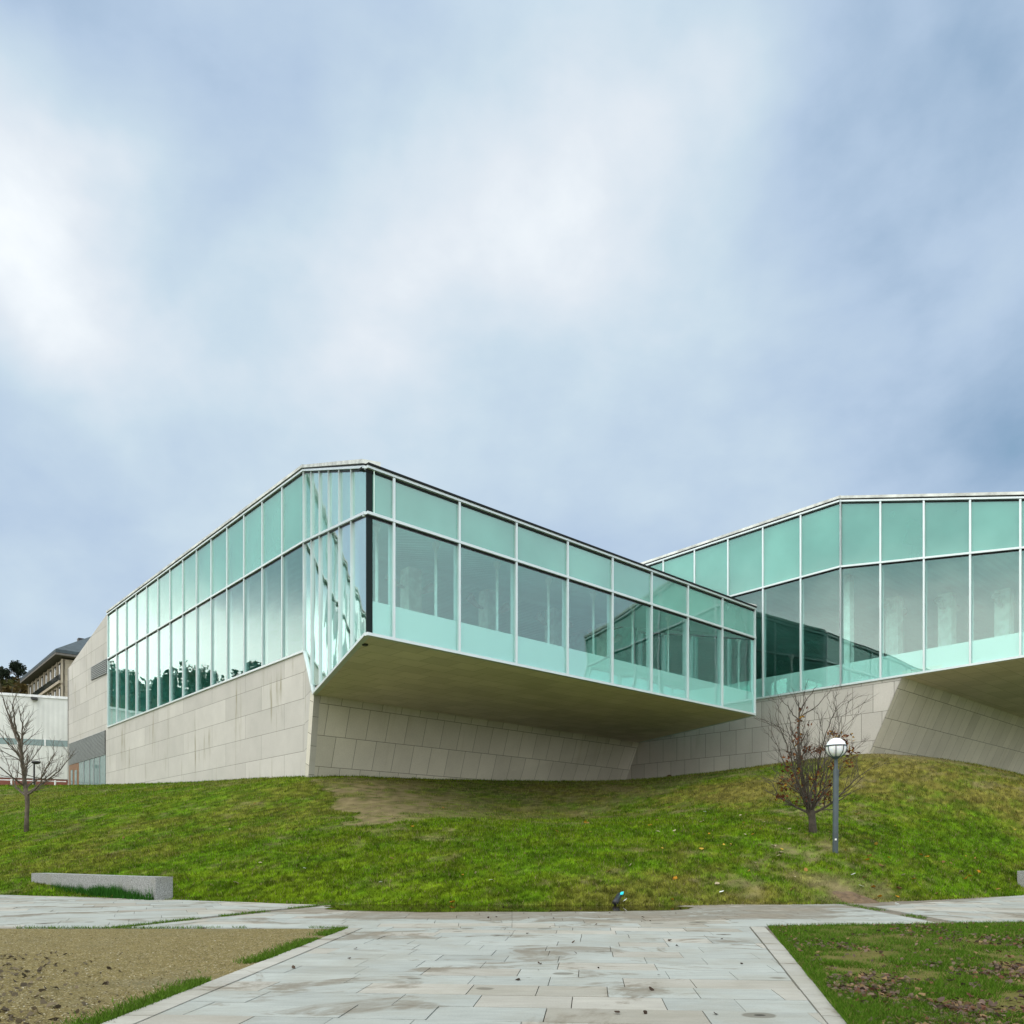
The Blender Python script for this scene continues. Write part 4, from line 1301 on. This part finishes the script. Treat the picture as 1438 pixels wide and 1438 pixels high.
def tree_from(px, py, d, trunk, limbs, r, seed, label, barkm, leafy=None, root_name='bare_tree'):
    rnd = random.Random(seed)
    x = (px - CX) / F * d; z = gz(x, d)
    root = empty(root_name, (x, d, z)); tag(root, label, 'tree')
    W = lambda a, b, dy: Vector(((a - CX) / F * d, d + dy, H + (CY - b) / F * d))
    tb = MB(); tp = [W(*p) for p in trunk]; tp[0].z = z - .2
    tb.tube(tp, [r * k for k in (1.25, 1.0, .95, 1.12, .7)[:len(tp)]] if len(tp) <= 5 else r, 10)
    tb.build('trunk', barkm, root, True)
    cb = MB(); tips = []
    for L_ in limbs:
        pts = [W(*p) for p in L_[0]]
        limb(cb, pts, L_[1], L_[2], rnd, tips, L_[3] if len(L_) > 3 else 2, L_[4] if len(L_) > 4 else .8)
    crown = cb.build('crown', barkm, root, True)
    return root, tips, W
# left tree
f1 = (37, 1121, 0)
tree_from(37, 1168, 32, [(37, 1170, 0), (37.5, 1150, 0), (38.5, 1130, 0), (38, 1116, 0), (35, 1104, 0)], [
    ([(36, 1108, 0), (30, 1075, .1), (22, 1042, .2), (10, 1012, .2), (3, 981, .1)], .085, .020, 2, .8),
    ([(22, 1040, .2), (24, 1015, -.2), (26, 998, -.4), (34, 976, -.5)], .045, .012, 2, .6),
    ([(35, 1100, 0), (36, 1070, -.3), (40, 1040, -.4), (42, 1018, -.5), (40, 1003, -.6)], .06, .015, 2, .9),
    ([(38, 1115, 0), (50, 1100, .4), (66, 1085, .6), (78, 1070, .7), (86, 1055, .8)], .045, .010, 2, .8),
    ([(38, 1116, 0), (55, 1112, -.4), (70, 1102, -.7), (82, 1085, -.9), (96, 1062, -1.0)], .045, .010, 2, .8),
    ([(36, 1117, 0), (22, 1112, .4), (10, 1104, .6), (-2, 1085, .8), (-12, 1060, .9)], .05, .010, 2, .8),
    ([(35, 1104, 0), (24, 1080, .6), (12, 1065, 1.0), (0, 1052, 1.2), (-14, 1030, 1.3)], .045, .010, 2, .8),
    ([(36, 1106, 0), (44, 1085, .9), (43, 1068, 1.3), (50, 1048, 1.5)], .035, .008, 2, .8),
    ([(35, 1104, 0), (30, 1090, -.9), (20, 1070, -1.5), (16, 1045, -1.9)], .035, .008, 2, .8),
], .082, 11, 'bare leafless tree with upward branches on the left of the slope', M['bark'])
# right tree, a few russet leaves still on
root2, tips2, W2 = tree_from(1140, 1168, 24.9, [(1142, 1170, 0), (1141, 1156, 0), (1140, 1146, 0), (1139, 1141, 0), (1136, 1130, 0)], [
    ([(1138, 1143, 0), (1132, 1120, 0), (1126, 1080, .1), (1122, 1040, .1), (1125, 1000, .1), (1130, 988, .1)], .085, .018, 2, .6),
    ([(1130, 990, .1), (1140, 975, .2), (1150, 962, .2)], .02, .006, 1, .6),
    ([(1127, 1005, .1), (1145, 992, -.2), (1161, 972, -.3)], .02, .005, 1, .6),
    ([(1122, 1010, .1), (1112, 995, .2), (1098, 976, .3)], .02, .005, 1, .6),
    ([(1137, 1143, 0), (1118, 1130, .3), (1100, 1116, .5), (1090, 1092, .6)], .045, .008, 2, .9),
    ([(1136, 1138, 0), (1120, 1110, -.3), (1105, 1075, -.5), (1092, 1040, -.6), (1078, 1010, -.7)], .045, .006, 2, .9),
    ([(1135, 1130, 0), (1126, 1100, .6), (1112, 1060, .9), (1100, 1020, 1.1)], .035, .006, 2, .9),
    ([(1139, 1142, 0), (1150, 1120, .3), (1155, 1085, .5), (1165, 1045, .6), (1180, 1005, .7), (1190, 985, .7)], .045, .006, 2, .9),
    ([(1140, 1143, 0), (1158, 1132, -.3), (1170, 1118, -.5), (1185, 1100, -.7), (1215, 1075, -.9)], .045, .006, 2, .9),
    ([(1140, 1140, 0), (1152, 1110, .8), (1172, 1075, 1.2), (1195, 1045, 1.4), (1210, 995, 1.5)], .04, .005, 2, .9),
    ([(1140, 1142, 0), (1162, 1125, .9), (1195, 1095, 1.4), (1215, 1060, 1.6), (1238, 1035, 1.7)], .035, .005, 2, .8),
    ([(1138, 1138, 0), (1140, 1105, -.8), (1138, 1075, -1.1), (1142, 1040, -1.3)], .03, .006, 2, .9),
    ([(1137, 1140, 0), (1124, 1112, -.6), (1110, 1085, -.9), (1097, 1052, -1.1), (1082, 1022, -1.2)], .03, .005, 2, 1.0),
    ([(1139, 1141, 0), (1147, 1112, -.5), (1152, 1082, -.7), (1158, 1052, -.8), (1170, 1020, -.9)], .03, .005, 2, 1.0),
    ([(1138, 1142, 0), (1120, 1126, -.5), (1106, 1108, -.9), (1098, 1084, -1.1)], .03, .005, 2, 1.0),
    ([(1136, 1134, 0), (1130, 1108, .5), (1132, 1078, .8), (1140, 1050, 1.0), (1146, 1022, 1.1)], .03, .005, 2, 1.0),
], .11, 23, 'bushy small tree with russet dead leaves clinging to its twigs', M['bark_pale'], root_name='leafy_bare_tree')
# clinging leaves in clusters
cl_pts = [(1124, 1010, 14, 16), (1121, 1030, 10, 14), (1119, 1040, 6, 8), (1134, 1052, 9, 8), (1146, 1054, 10, 8), (1106, 1075, 8, 12), (1113, 1095, 8, 16),
          (1094, 1118, 9, 6), (1160, 1100, 10, 14), (1164, 1112, 8, 12), (1159, 1120, 6, 12), (1168, 1030, 8, 5), (1180, 1033, 14, 5), (1192, 1048, 7, 14),
          (1194, 1058, 6, 10), (1170, 1075, 6, 8), (1118, 1085, 6, 8), (1155, 1050, 10, 6), (1100, 1108, 6, 5), (1152, 1085, 10, 10), (1110, 1060, 8, 8), (1128, 1125, 14, 10), (1150, 1120, 12, 12), (1120, 1105, 10, 12), (1098, 1098, 7, 10), (1140, 1100, 10, 14), (1124, 1070, 6, 14), (1186, 1042, 8, 8), (1192, 1068, 5, 8)]
LV = []; LC = []
rl = np.random.default_rng(3)
palr = np.array([[.13, .045, .022], [.085, .032, .018], [.19, .075, .028], [.055, .025, .017], [.28, .16, .025]])
for (a, b, sx, sy) in cl_pts:
    for k in range(26):
        c = W2(a + rl.normal(0, sx * .38), b + rl.normal(0, sy * .42), rl.normal(0, .22))
        s_ = .035 + .035 * rl.random()
        ax1 = Vector(rl.normal(0, 1, 3)).normalized(); ax2 = ax1.cross(Vector(rl.normal(0, 1, 3))).normalized()
        colr = palr[rl.choice(5, p=[.36, .26, .2, .1, .08])] if a < 1165 or b > 1070 else palr[rl.choice(5, p=[.2, .2, .2, .15, .25])]
        LV += [c - ax1 * s_, c + ax2 * s_ * .6 + ax1 * .2 * s_, c + ax1 * s_, c - ax2 * s_ * .6 + ax1 * .1 * s_]
        LC += [colr] * 4
off_ = Vector(root2.location)
lo_ = np_mesh('leaves', np.array([tuple(v - off_) for v in LV]), np.arange(len(LV)), 4, M['leaf'], np.array(LC), root2)

# ------------------------------------------------------------------ small things at the foot of the slope
dx_, dy_ = (863 - CX) / F * 17.6, 17.62
pr = empty('drain_pipe', (dx_, dy_, .05)); tag(pr, 'black drain pipe end with a cyan scrap, poking from the foot of the slope', 'pipe')
mb = MB(); ax = Vector((.35, 1, .32)).normalized(); p0 = Vector((dx_, dy_ - .12, .065))
ring_o = [p0 + ax * s for s in (0, .03, .06, .09, .5)]
mb.tube(ring_o, [.06, .068, .06, .066, .06], 14)
mb.build('pipe', M['black'], pr, True)
mb = MB(); q0 = p0 + ax * .36 + Vector((.03, 0, .05))
mb.slab([q0, q0 + Vector((.08, .03, .01)), q0 + Vector((.10, .08, .07)), q0 + Vector((.03, .06, .06))], (0, -1, .5), .03)
mb.build('plastic_scrap', M['cyan'], pr)
# soil heap
hx, hy = (1207 - CX) / F * 19.0, 19.05
hm = MB(); rr = random.Random(5)
prof = []
nr, na = 9, 30
base = len(hm.v)
for i in range(nr):
    f0 = i / (nr - 1)
    for k in range(na):
        a = 2 * math.pi * k / na
        r_ = f0 * (1 + .25 * (float(vnoise(np.array([math.cos(a) * 2 + 4]), np.array([math.sin(a) * 2 + 4]))[0]) - .5))
        x = hx + .62 * r_ * math.cos(a); y = hy + .55 * r_ * math.sin(a)
        zz = gz(x, y) + .14 * (1 - f0 ** 1.6) - .03 + rr.gauss(0, .012)
        hm.v.append((x, y, zz))
for i in range(nr - 1):
    for k in range(na):
        j = (k + 1) % na
        hm.f.append((i * na + k, (i + 1) * na + k, (i + 1) * na + j, i * na + j)); hm.uv.append([(0, 0)] * 4)
tag(hm.build('soil_heap', M['soil'], None, True), 'small heap of bare brown soil at the slope foot below the lamp', 'soil heap')
# paper scraps
scr = MB(); scr.slab([(0, 0, .02), (.09, .01, .03), (.1, .06, .05), (.01, .05, .04)], (0, 0, 1), .006)
proto = None
for i, (px, d) in enumerate([(1213, 19.9), (690, 19.0), (535, 19.2), (875, 17.8), (992, 30.5), (1010, 18.5), (1262, 17.2), (430, 21), (1195, 20.5)]):
    x = (px - CX) / F * d
    z = gz(x, d) + .03 if d > float(foot_y(x)) else .01
    if proto is None:
        o = scr.build('paper_scrap', M['white']); proto = o
    else:
        o = proto.copy(); COL.objects.link(o)
    o.location = (x, d, z); o.rotation_euler = (random.uniform(-.3, .3), random.uniform(-.3, .3), random.uniform(0, 6))
    tag(o, 'tiny white paper scrap dropped on the grass slope or paving', 'litter', 'scraps of litter')

# ------------------------------------------------------------------ background left
dWf = Vector((2751, 1141)).normalized()
nWf = Vector((dWf.y, -dWf.x))
Wr = ray(95, 78.5)
wb = empty('white_hall', (Wr.x - 20, Wr.y, 6)); tag(wb, 'white corrugated metal hall with a strip window, behind the bare tree', 'building')
Wl = Wr - dWf * 46; Wr2 = Wr + dWf * 10
ztop = 16.05
def wfq(z0, z1, a=Wl, b=Wr2, o=0.0): return [v3(a, z0) + n3(nWf) * o, v3(b, z0) + n3(nWf) * o, v3(b, z1) + n3(nWf) * o, v3(a, z1) + n3(nWf) * o]
part('wall', M['corrugated'], wfq(8.2, ztop), n3(nWf), 12, dWf, wb)
part('base_course', M['brick_red'], wfq(5, 8.17, o=-.06), n3(nWf), 1, dWf, wb)
part('roof_edge', M['white'], wfq(ztop - .12, ztop + .12, o=.1), n3(nWf), .4, dWf, wb)
sw = part('strip_window', M['strip_glass'], wfq(11.35, 11.93, o=.02), n3(nWf), .1, dWf, wb)
for i in range(16):
    p = Wr - dWf * (1.9 + 2.25 * i); mb = MB()
    mb.bar(v3(p, 11.33) + n3(nWf) * .05, v3(p, 11.95) + n3(nWf) * .05, .12, .1, n3(nWf)); mb.build('window_bar', M['white'], sw)
p = meet(Wr, dWf, 49); mb = MB()
mb.box((p.x + nWf.x * .35, p.y + nWf.y * .35, 15.75), .5, .7, .2, math.atan2(dWf.y, dWf.x)); mb.build('floodlight', M['black'], wb)
# railing in front of it
rl_ = empty('white_railing', (Wr.x - 8, Wr.y - 4, 6)); tag(rl_, 'low white metal railing in front of the white hall', 'railing')
Ra, Rb = Wr - dWf * 30 + nWf * 3, Wr + dWf * .2 + nWf * 3
mb = MB()
for zz in (7.15, 7.75): mb.bar(v3(Ra, zz), v3(Rb, zz), .07, .09)
mb.build('rail', M['white'], rl_)
for i in range(18):
    p = Rb - dWf * (.9 + 1.75 * i); mb = MB(); mb.box((p.x, p.y, 6.85), .13, .1, 2.0); mb.build('post', M['white'], rl_)
# dark disc lamp
ld = 70.0; lx = (48 - CX) / F * ld; lt = H + (CY - 1070) / F * ld
sl = empty('disc_lamp', (lx, ld, 5.9)); tag(sl, 'black post lamp with a flat disc head, in front of the white hall', 'lamp')
mb = MB(); mb.tube([(lx, ld, 5.6), (lx, ld, lt - .05)], [.09, .07], 10); mb.build('post', M['black'], sl)
mb = MB(); mb.lathe((lx + .15, ld, lt - .2), [(.08, 0), (.30, .06), (.36, .17), (.30, .26), (.08, .30)], 20); mb.build('lamp_head', M['black'], sl, True)

# apartment block with hip roof
A0 = ray(78, 110); zE = H + (CY - 911) / F * 110
A1 = ray(28, 110 * (CY - 911) / (CY - 953)); dA = (A1 - A0).normalized(); LA = (A1 - A0).length
dB = Vector((dA.y, -dA.x))
if dB.x < 0: dB = -dB
ab = empty('apartment_block', (A0.x, A0.y, 8)); tag(ab, 'stone apartment block with dark hipped slate roof, rising behind the white hall', 'building')
WB = 15.0
ov = 1.1
c0 = A0 + dA * ov + dB * ov; c1 = A1 - dA * ov + dB * ov; c2 = A1 - dA * ov + dB * (WB - ov); c3 = A0 + dA * ov + dB * (WB - ov)
def vert_wall(name, a, b, z0, z1, m, o=0.0, th=.3, par=None):
    d = (b - a).normalized(); nn = Vector((d.y, -d.x)); cen = (c0 + c2) / 2
    if (a - cen).dot(nn) < 0: nn = -nn
    n_ = n3(nn)
    return part(name, m, [v3(a, z0) + n_ * o, v3(b, z0) + n_ * o, v3(b, z1) + n_ * o, v3(a, z1) + n_ * o], n_, th, d, par or ab)
zW = zE - 1.0
vert_wall('wall', c0, c1, 6, zW, M['apt_stone'])
vert_wall('wall', c0, c3, 6, zW, M['apt_stone'])
vert_wall('wall', c1, c2, 6, zW, M['apt_stone']); vert_wall('wall', c3, c2, 6, zW, M['apt_stone'])
mb = MB()
mb.slab([v3(A0, zE - .75), v3(A1, zE - .75), v3(A1 + dB * WB, zE - .75), v3(A0 + dB * WB, zE - .75)], (0, 0, -1), .28)
mb.build('eave', M['eave'], ab)
mb = MB()
e0, e1, e2_, e3 = A0, A1, A1 + dB * WB, A0 + dB * WB
rh = 5.0
r0_ = A0 + dB * (WB / 2) + dA * (WB / 2); r1_ = A1 + dB * (WB / 2) - dA * (WB / 2)
zr_ = zE
for q in ([v3(e0, zr_), v3(e1, zr_), v3(r1_, zr_ + rh), v3(r0_, zr_ + rh)], [v3(e3, zr_), v3(e0, zr_), v3(r0_, zr_ + rh)],
          [v3(e2_, zr_), v3(e3, zr_), v3(r0_, zr_ + rh), v3(r1_, zr_ + rh)], [v3(e1, zr_), v3(e2_, zr_), v3(r1_, zr_ + rh)]):
    mb.poly(q)
for a, b in ((e0, e1), (e1, e2_), (e2_, e3), (e3, e0)):
    mb.poly([v3(a, zr_ - .42), v3(b, zr_ - .42), v3(b, zr_), v3(a, zr_)])
mb.poly([v3(e3, zr_ - .42), v3(e2_, zr_ - .42), v3(e1, zr_ - .42), v3(e0, zr_ - .42)])
rf = mb.build('roof', M['slate'], ab)
ch = ray(114.5, 118); mb = MB(); zc = H + (CY - 900.5) / F * 118
mb.box((ch.x, ch.y, zc - .6), 1.0, .9, 1.9, math.atan2(dB.y, dB.x)); mb.build('chimney', M['black'], rf)
# storeys of the long side: tall dark windows between stone pilasters, balcony bands
for s in range(4):
    zt_ = zW - .3 - 3.3 * s
    n_ = 8; span = (c1 - c0).length
    for i in range(n_):
        a = c0 + dA * (span * (i + .14) / n_); b = c0 + dA * (span * (i + .86) / n_)
        wo_ = vert_wall('window', a, b, zt_ - 2.6, zt_, M['dark_glass'], .03, .05)
        mid_ = a.lerp(b, .5)
        vert_wall('curtain', a.lerp(b, .55), a.lerp(b, .8), zt_ - 1.6, zt_ - .25, M['white'], .045, .01, wo_)
    vert_wall('balcony', c0 + dA * .4, c1 - dA * .3, zt_ - 3.0, zt_ - 2.62, M['apt_stone'], .40, .38)
    bb = vert_wall('balcony_rail', c0 + dA * .4, c1 - dA * .3, zt_ - 2.6, zt_ - 1.75, M['dark_glass'], .36, .05)
    for i in range(n_ + 1):
        p = c0 + dA * (span * i / n_ * .985 + .12)
        mb = MB(); nn_ = n3(-dB); mb.bar(v3(p, zt_ - 3.3) + nn_ * .08, v3(p, zt_ + .3) + nn_ * .08, .30, .22, nn_); mb.build('pilaster', M['apt_stone'], ab)

# ------------------------------------------------------------------ wooded hill to the left
def hill_h(az, r):
    """az: angle from +Y towards -X"""
    a = np.degrees(az)
    prof = np.interp(a, [18, 27, 31, 36, 48, 62, 75, 90, 110, 130], [0, 28, 46, 52, 58, 58, 46, 26, 18, 0])
    prof = prof * (.86 + .28 * fbm(a * .12, a * 0 + 5, 1, 3))
    return prof * sstep(150, 300, r) * (1 - .35 * sstep(340, 560, r))
az = np.radians(np.linspace(16, 132, 150)); rr_ = np.linspace(140, 600, 50)
AZ, RR = np.meshgrid(az, rr_)
HX, HY = -np.sin(AZ) * RR, np.cos(AZ) * RR
HZ = hill_h(AZ, RR) + 3 * (fbm(HX, HY, .03, 3) - .5) - .3
ii = np.arange(150 * 50).reshape(50, 150)
ff = np.stack([ii[:-1, :-1], ii[:-1, 1:], ii[1:, 1:], ii[1:, :-1]], -1).reshape(-1)
hc = np.array([.055, .05, .018]) * (.6 + .9 * fbm(HX, HY, .04, 4)[..., None])
hill = np_mesh('hill', np.stack([HX, HY, HZ], -1).reshape(-1, 3), ff[::-1].copy(), 4, M['lawn'], hc.reshape(-1, 3))
tag(hill, kind='structure')
def crown_cards(c, R_, Hh, n_, r_, size, colr):
    """leaf clumps through an uneven crown"""
    u = r_.normal(0, 1, (n_, 3)); u /= np.linalg.norm(u, axis=1)[:, None]
    lump = r_.normal(0, 1, (7, 3)); lump /= np.linalg.norm(lump, axis=1)[:, None]
    k = (u @ lump.T).max(1)
    rad = (.45 + .6 * k ** 3) * r_.random(n_) ** .35
    P = np.array(c) + u * rad[:, None] * np.array([R_, R_, Hh])
    a = r_.normal(0, 1, (n_, 3)); a /= np.linalg.norm(a, axis=1)[:, None]
    b = np.cross(a, r_.normal(0, 1, (n_, 3))); b /= np.linalg.norm(b, axis=1)[:, None]
    s_ = size * (.6 + .8 * r_.random(n_))[:, None]
    V = np.stack([P - a * s_, P + b * s_ * .7, P + a * s_, P - b * s_ * .7], 1)
    cc_ = colr * (.6 + .8 * r_.random((n_, 1)))
    return V.reshape(-1, 3), np.repeat(cc_[:, None], 4, 1).reshape(-1, 3)
rw = np.random.default_rng(12)
VV = []; CC = []
for i in range(620):
    a = math.radians(rw.uniform(22, 118)); r = rw.uniform(175, 345)
    x, y = -math.sin(a) * r, math.cos(a) * r
    z = float(hill_h(np.array([a]), np.array([r]))[0])
    hh_ = rw.uniform(4, 8.5) * (1.25 if rw.random() < .2 else 1)
    colr = np.array([[.030, .042, .016], [.045, .048, .015], [.075, .055, .018], [.022, .034, .018]])[rw.choice(4, p=[.4, .25, .15, .2])]
    v_, c_ = crown_cards((x, y, z + hh_ * .65), hh_ * .55, hh_ * .7, 150, rw, .75, colr)
    VV.append(v_); CC.append(c_)
VV = np.concatenate(VV); CC = np.concatenate(CC)
wood = np_mesh('hill_wood', VV, np.arange(len(VV)), 4, M['foliage'], CC)
tag(wood, 'dark evergreen wood covering the hill at the far left', 'wood', kind='stuff')
# three taller trees on the skyline
for i, (px, ytop, d, wpx, lab) in enumerate([(25, 927, 262, 26, 'tallest feathery dark tree on the hill skyline, beside the slate roof'),
                                            (8, 934, 255, 22, 'dark round crowned tree on the hill skyline, left of the feathery tree'),
                                            (36, 938, 268, 16, 'small dark tree on the hill skyline touching the slate eave')]):
    x = (px - CX) / F * d; zt_ = H + (CY - ytop) / F * d
    a = math.atan2(-x, d); z0 = float(hill_h(np.array([a]), np.array([math.hypot(x, d)]))[0])
    r_ = np.random.default_rng(40 + i)
    rt = empty('skyline_tree', (x, d, z0)); tag(rt, lab, 'tree', 'trees on the hill skyline')
    mb = MB(); mb.tube([(x, d, z0 - 1), (x + .3, d, (z0 + zt_) / 2), (x, d, zt_ - 1.5)], [.5, .35, .1], 8)
    for k in range(6):
        an = r_.uniform(0, 6.28); zz = z0 + (zt_ - z0) * r_.uniform(.35, .8)
        mb.tube([(x, d, zz), (x + 2.4 * math.cos(an), d + 2.4 * math.sin(an), zz + 1.8)], [.2, .06], 5)
    mb.build('trunk', M['bark'], rt)
    Vs = []; Cs = []
    RW = wpx / F * d / 2
    for k in range(9):
        an = r_.uniform(0, 6.28); q = r_.random() ** .5
        cz = zt_ - 1.6 - r_.random() * (zt_ - z0) * .55
        v_, c_ = crown_cards((x + RW * .75 * q * math.cos(an), d + RW * .75 * q * math.sin(an), cz), RW * .50, 1.7, 330, r_, .27, np.array([.020, .030, .018]))
        Vs.append(v_); Cs.append(c_)
    Vs = np.concatenate(Vs) - np.array([x, d, z0]); Cs = np.concatenate(Cs)
    np_mesh('crown', Vs, np.arange(len(Vs)), 4, M['foliage'], Cs, rt)
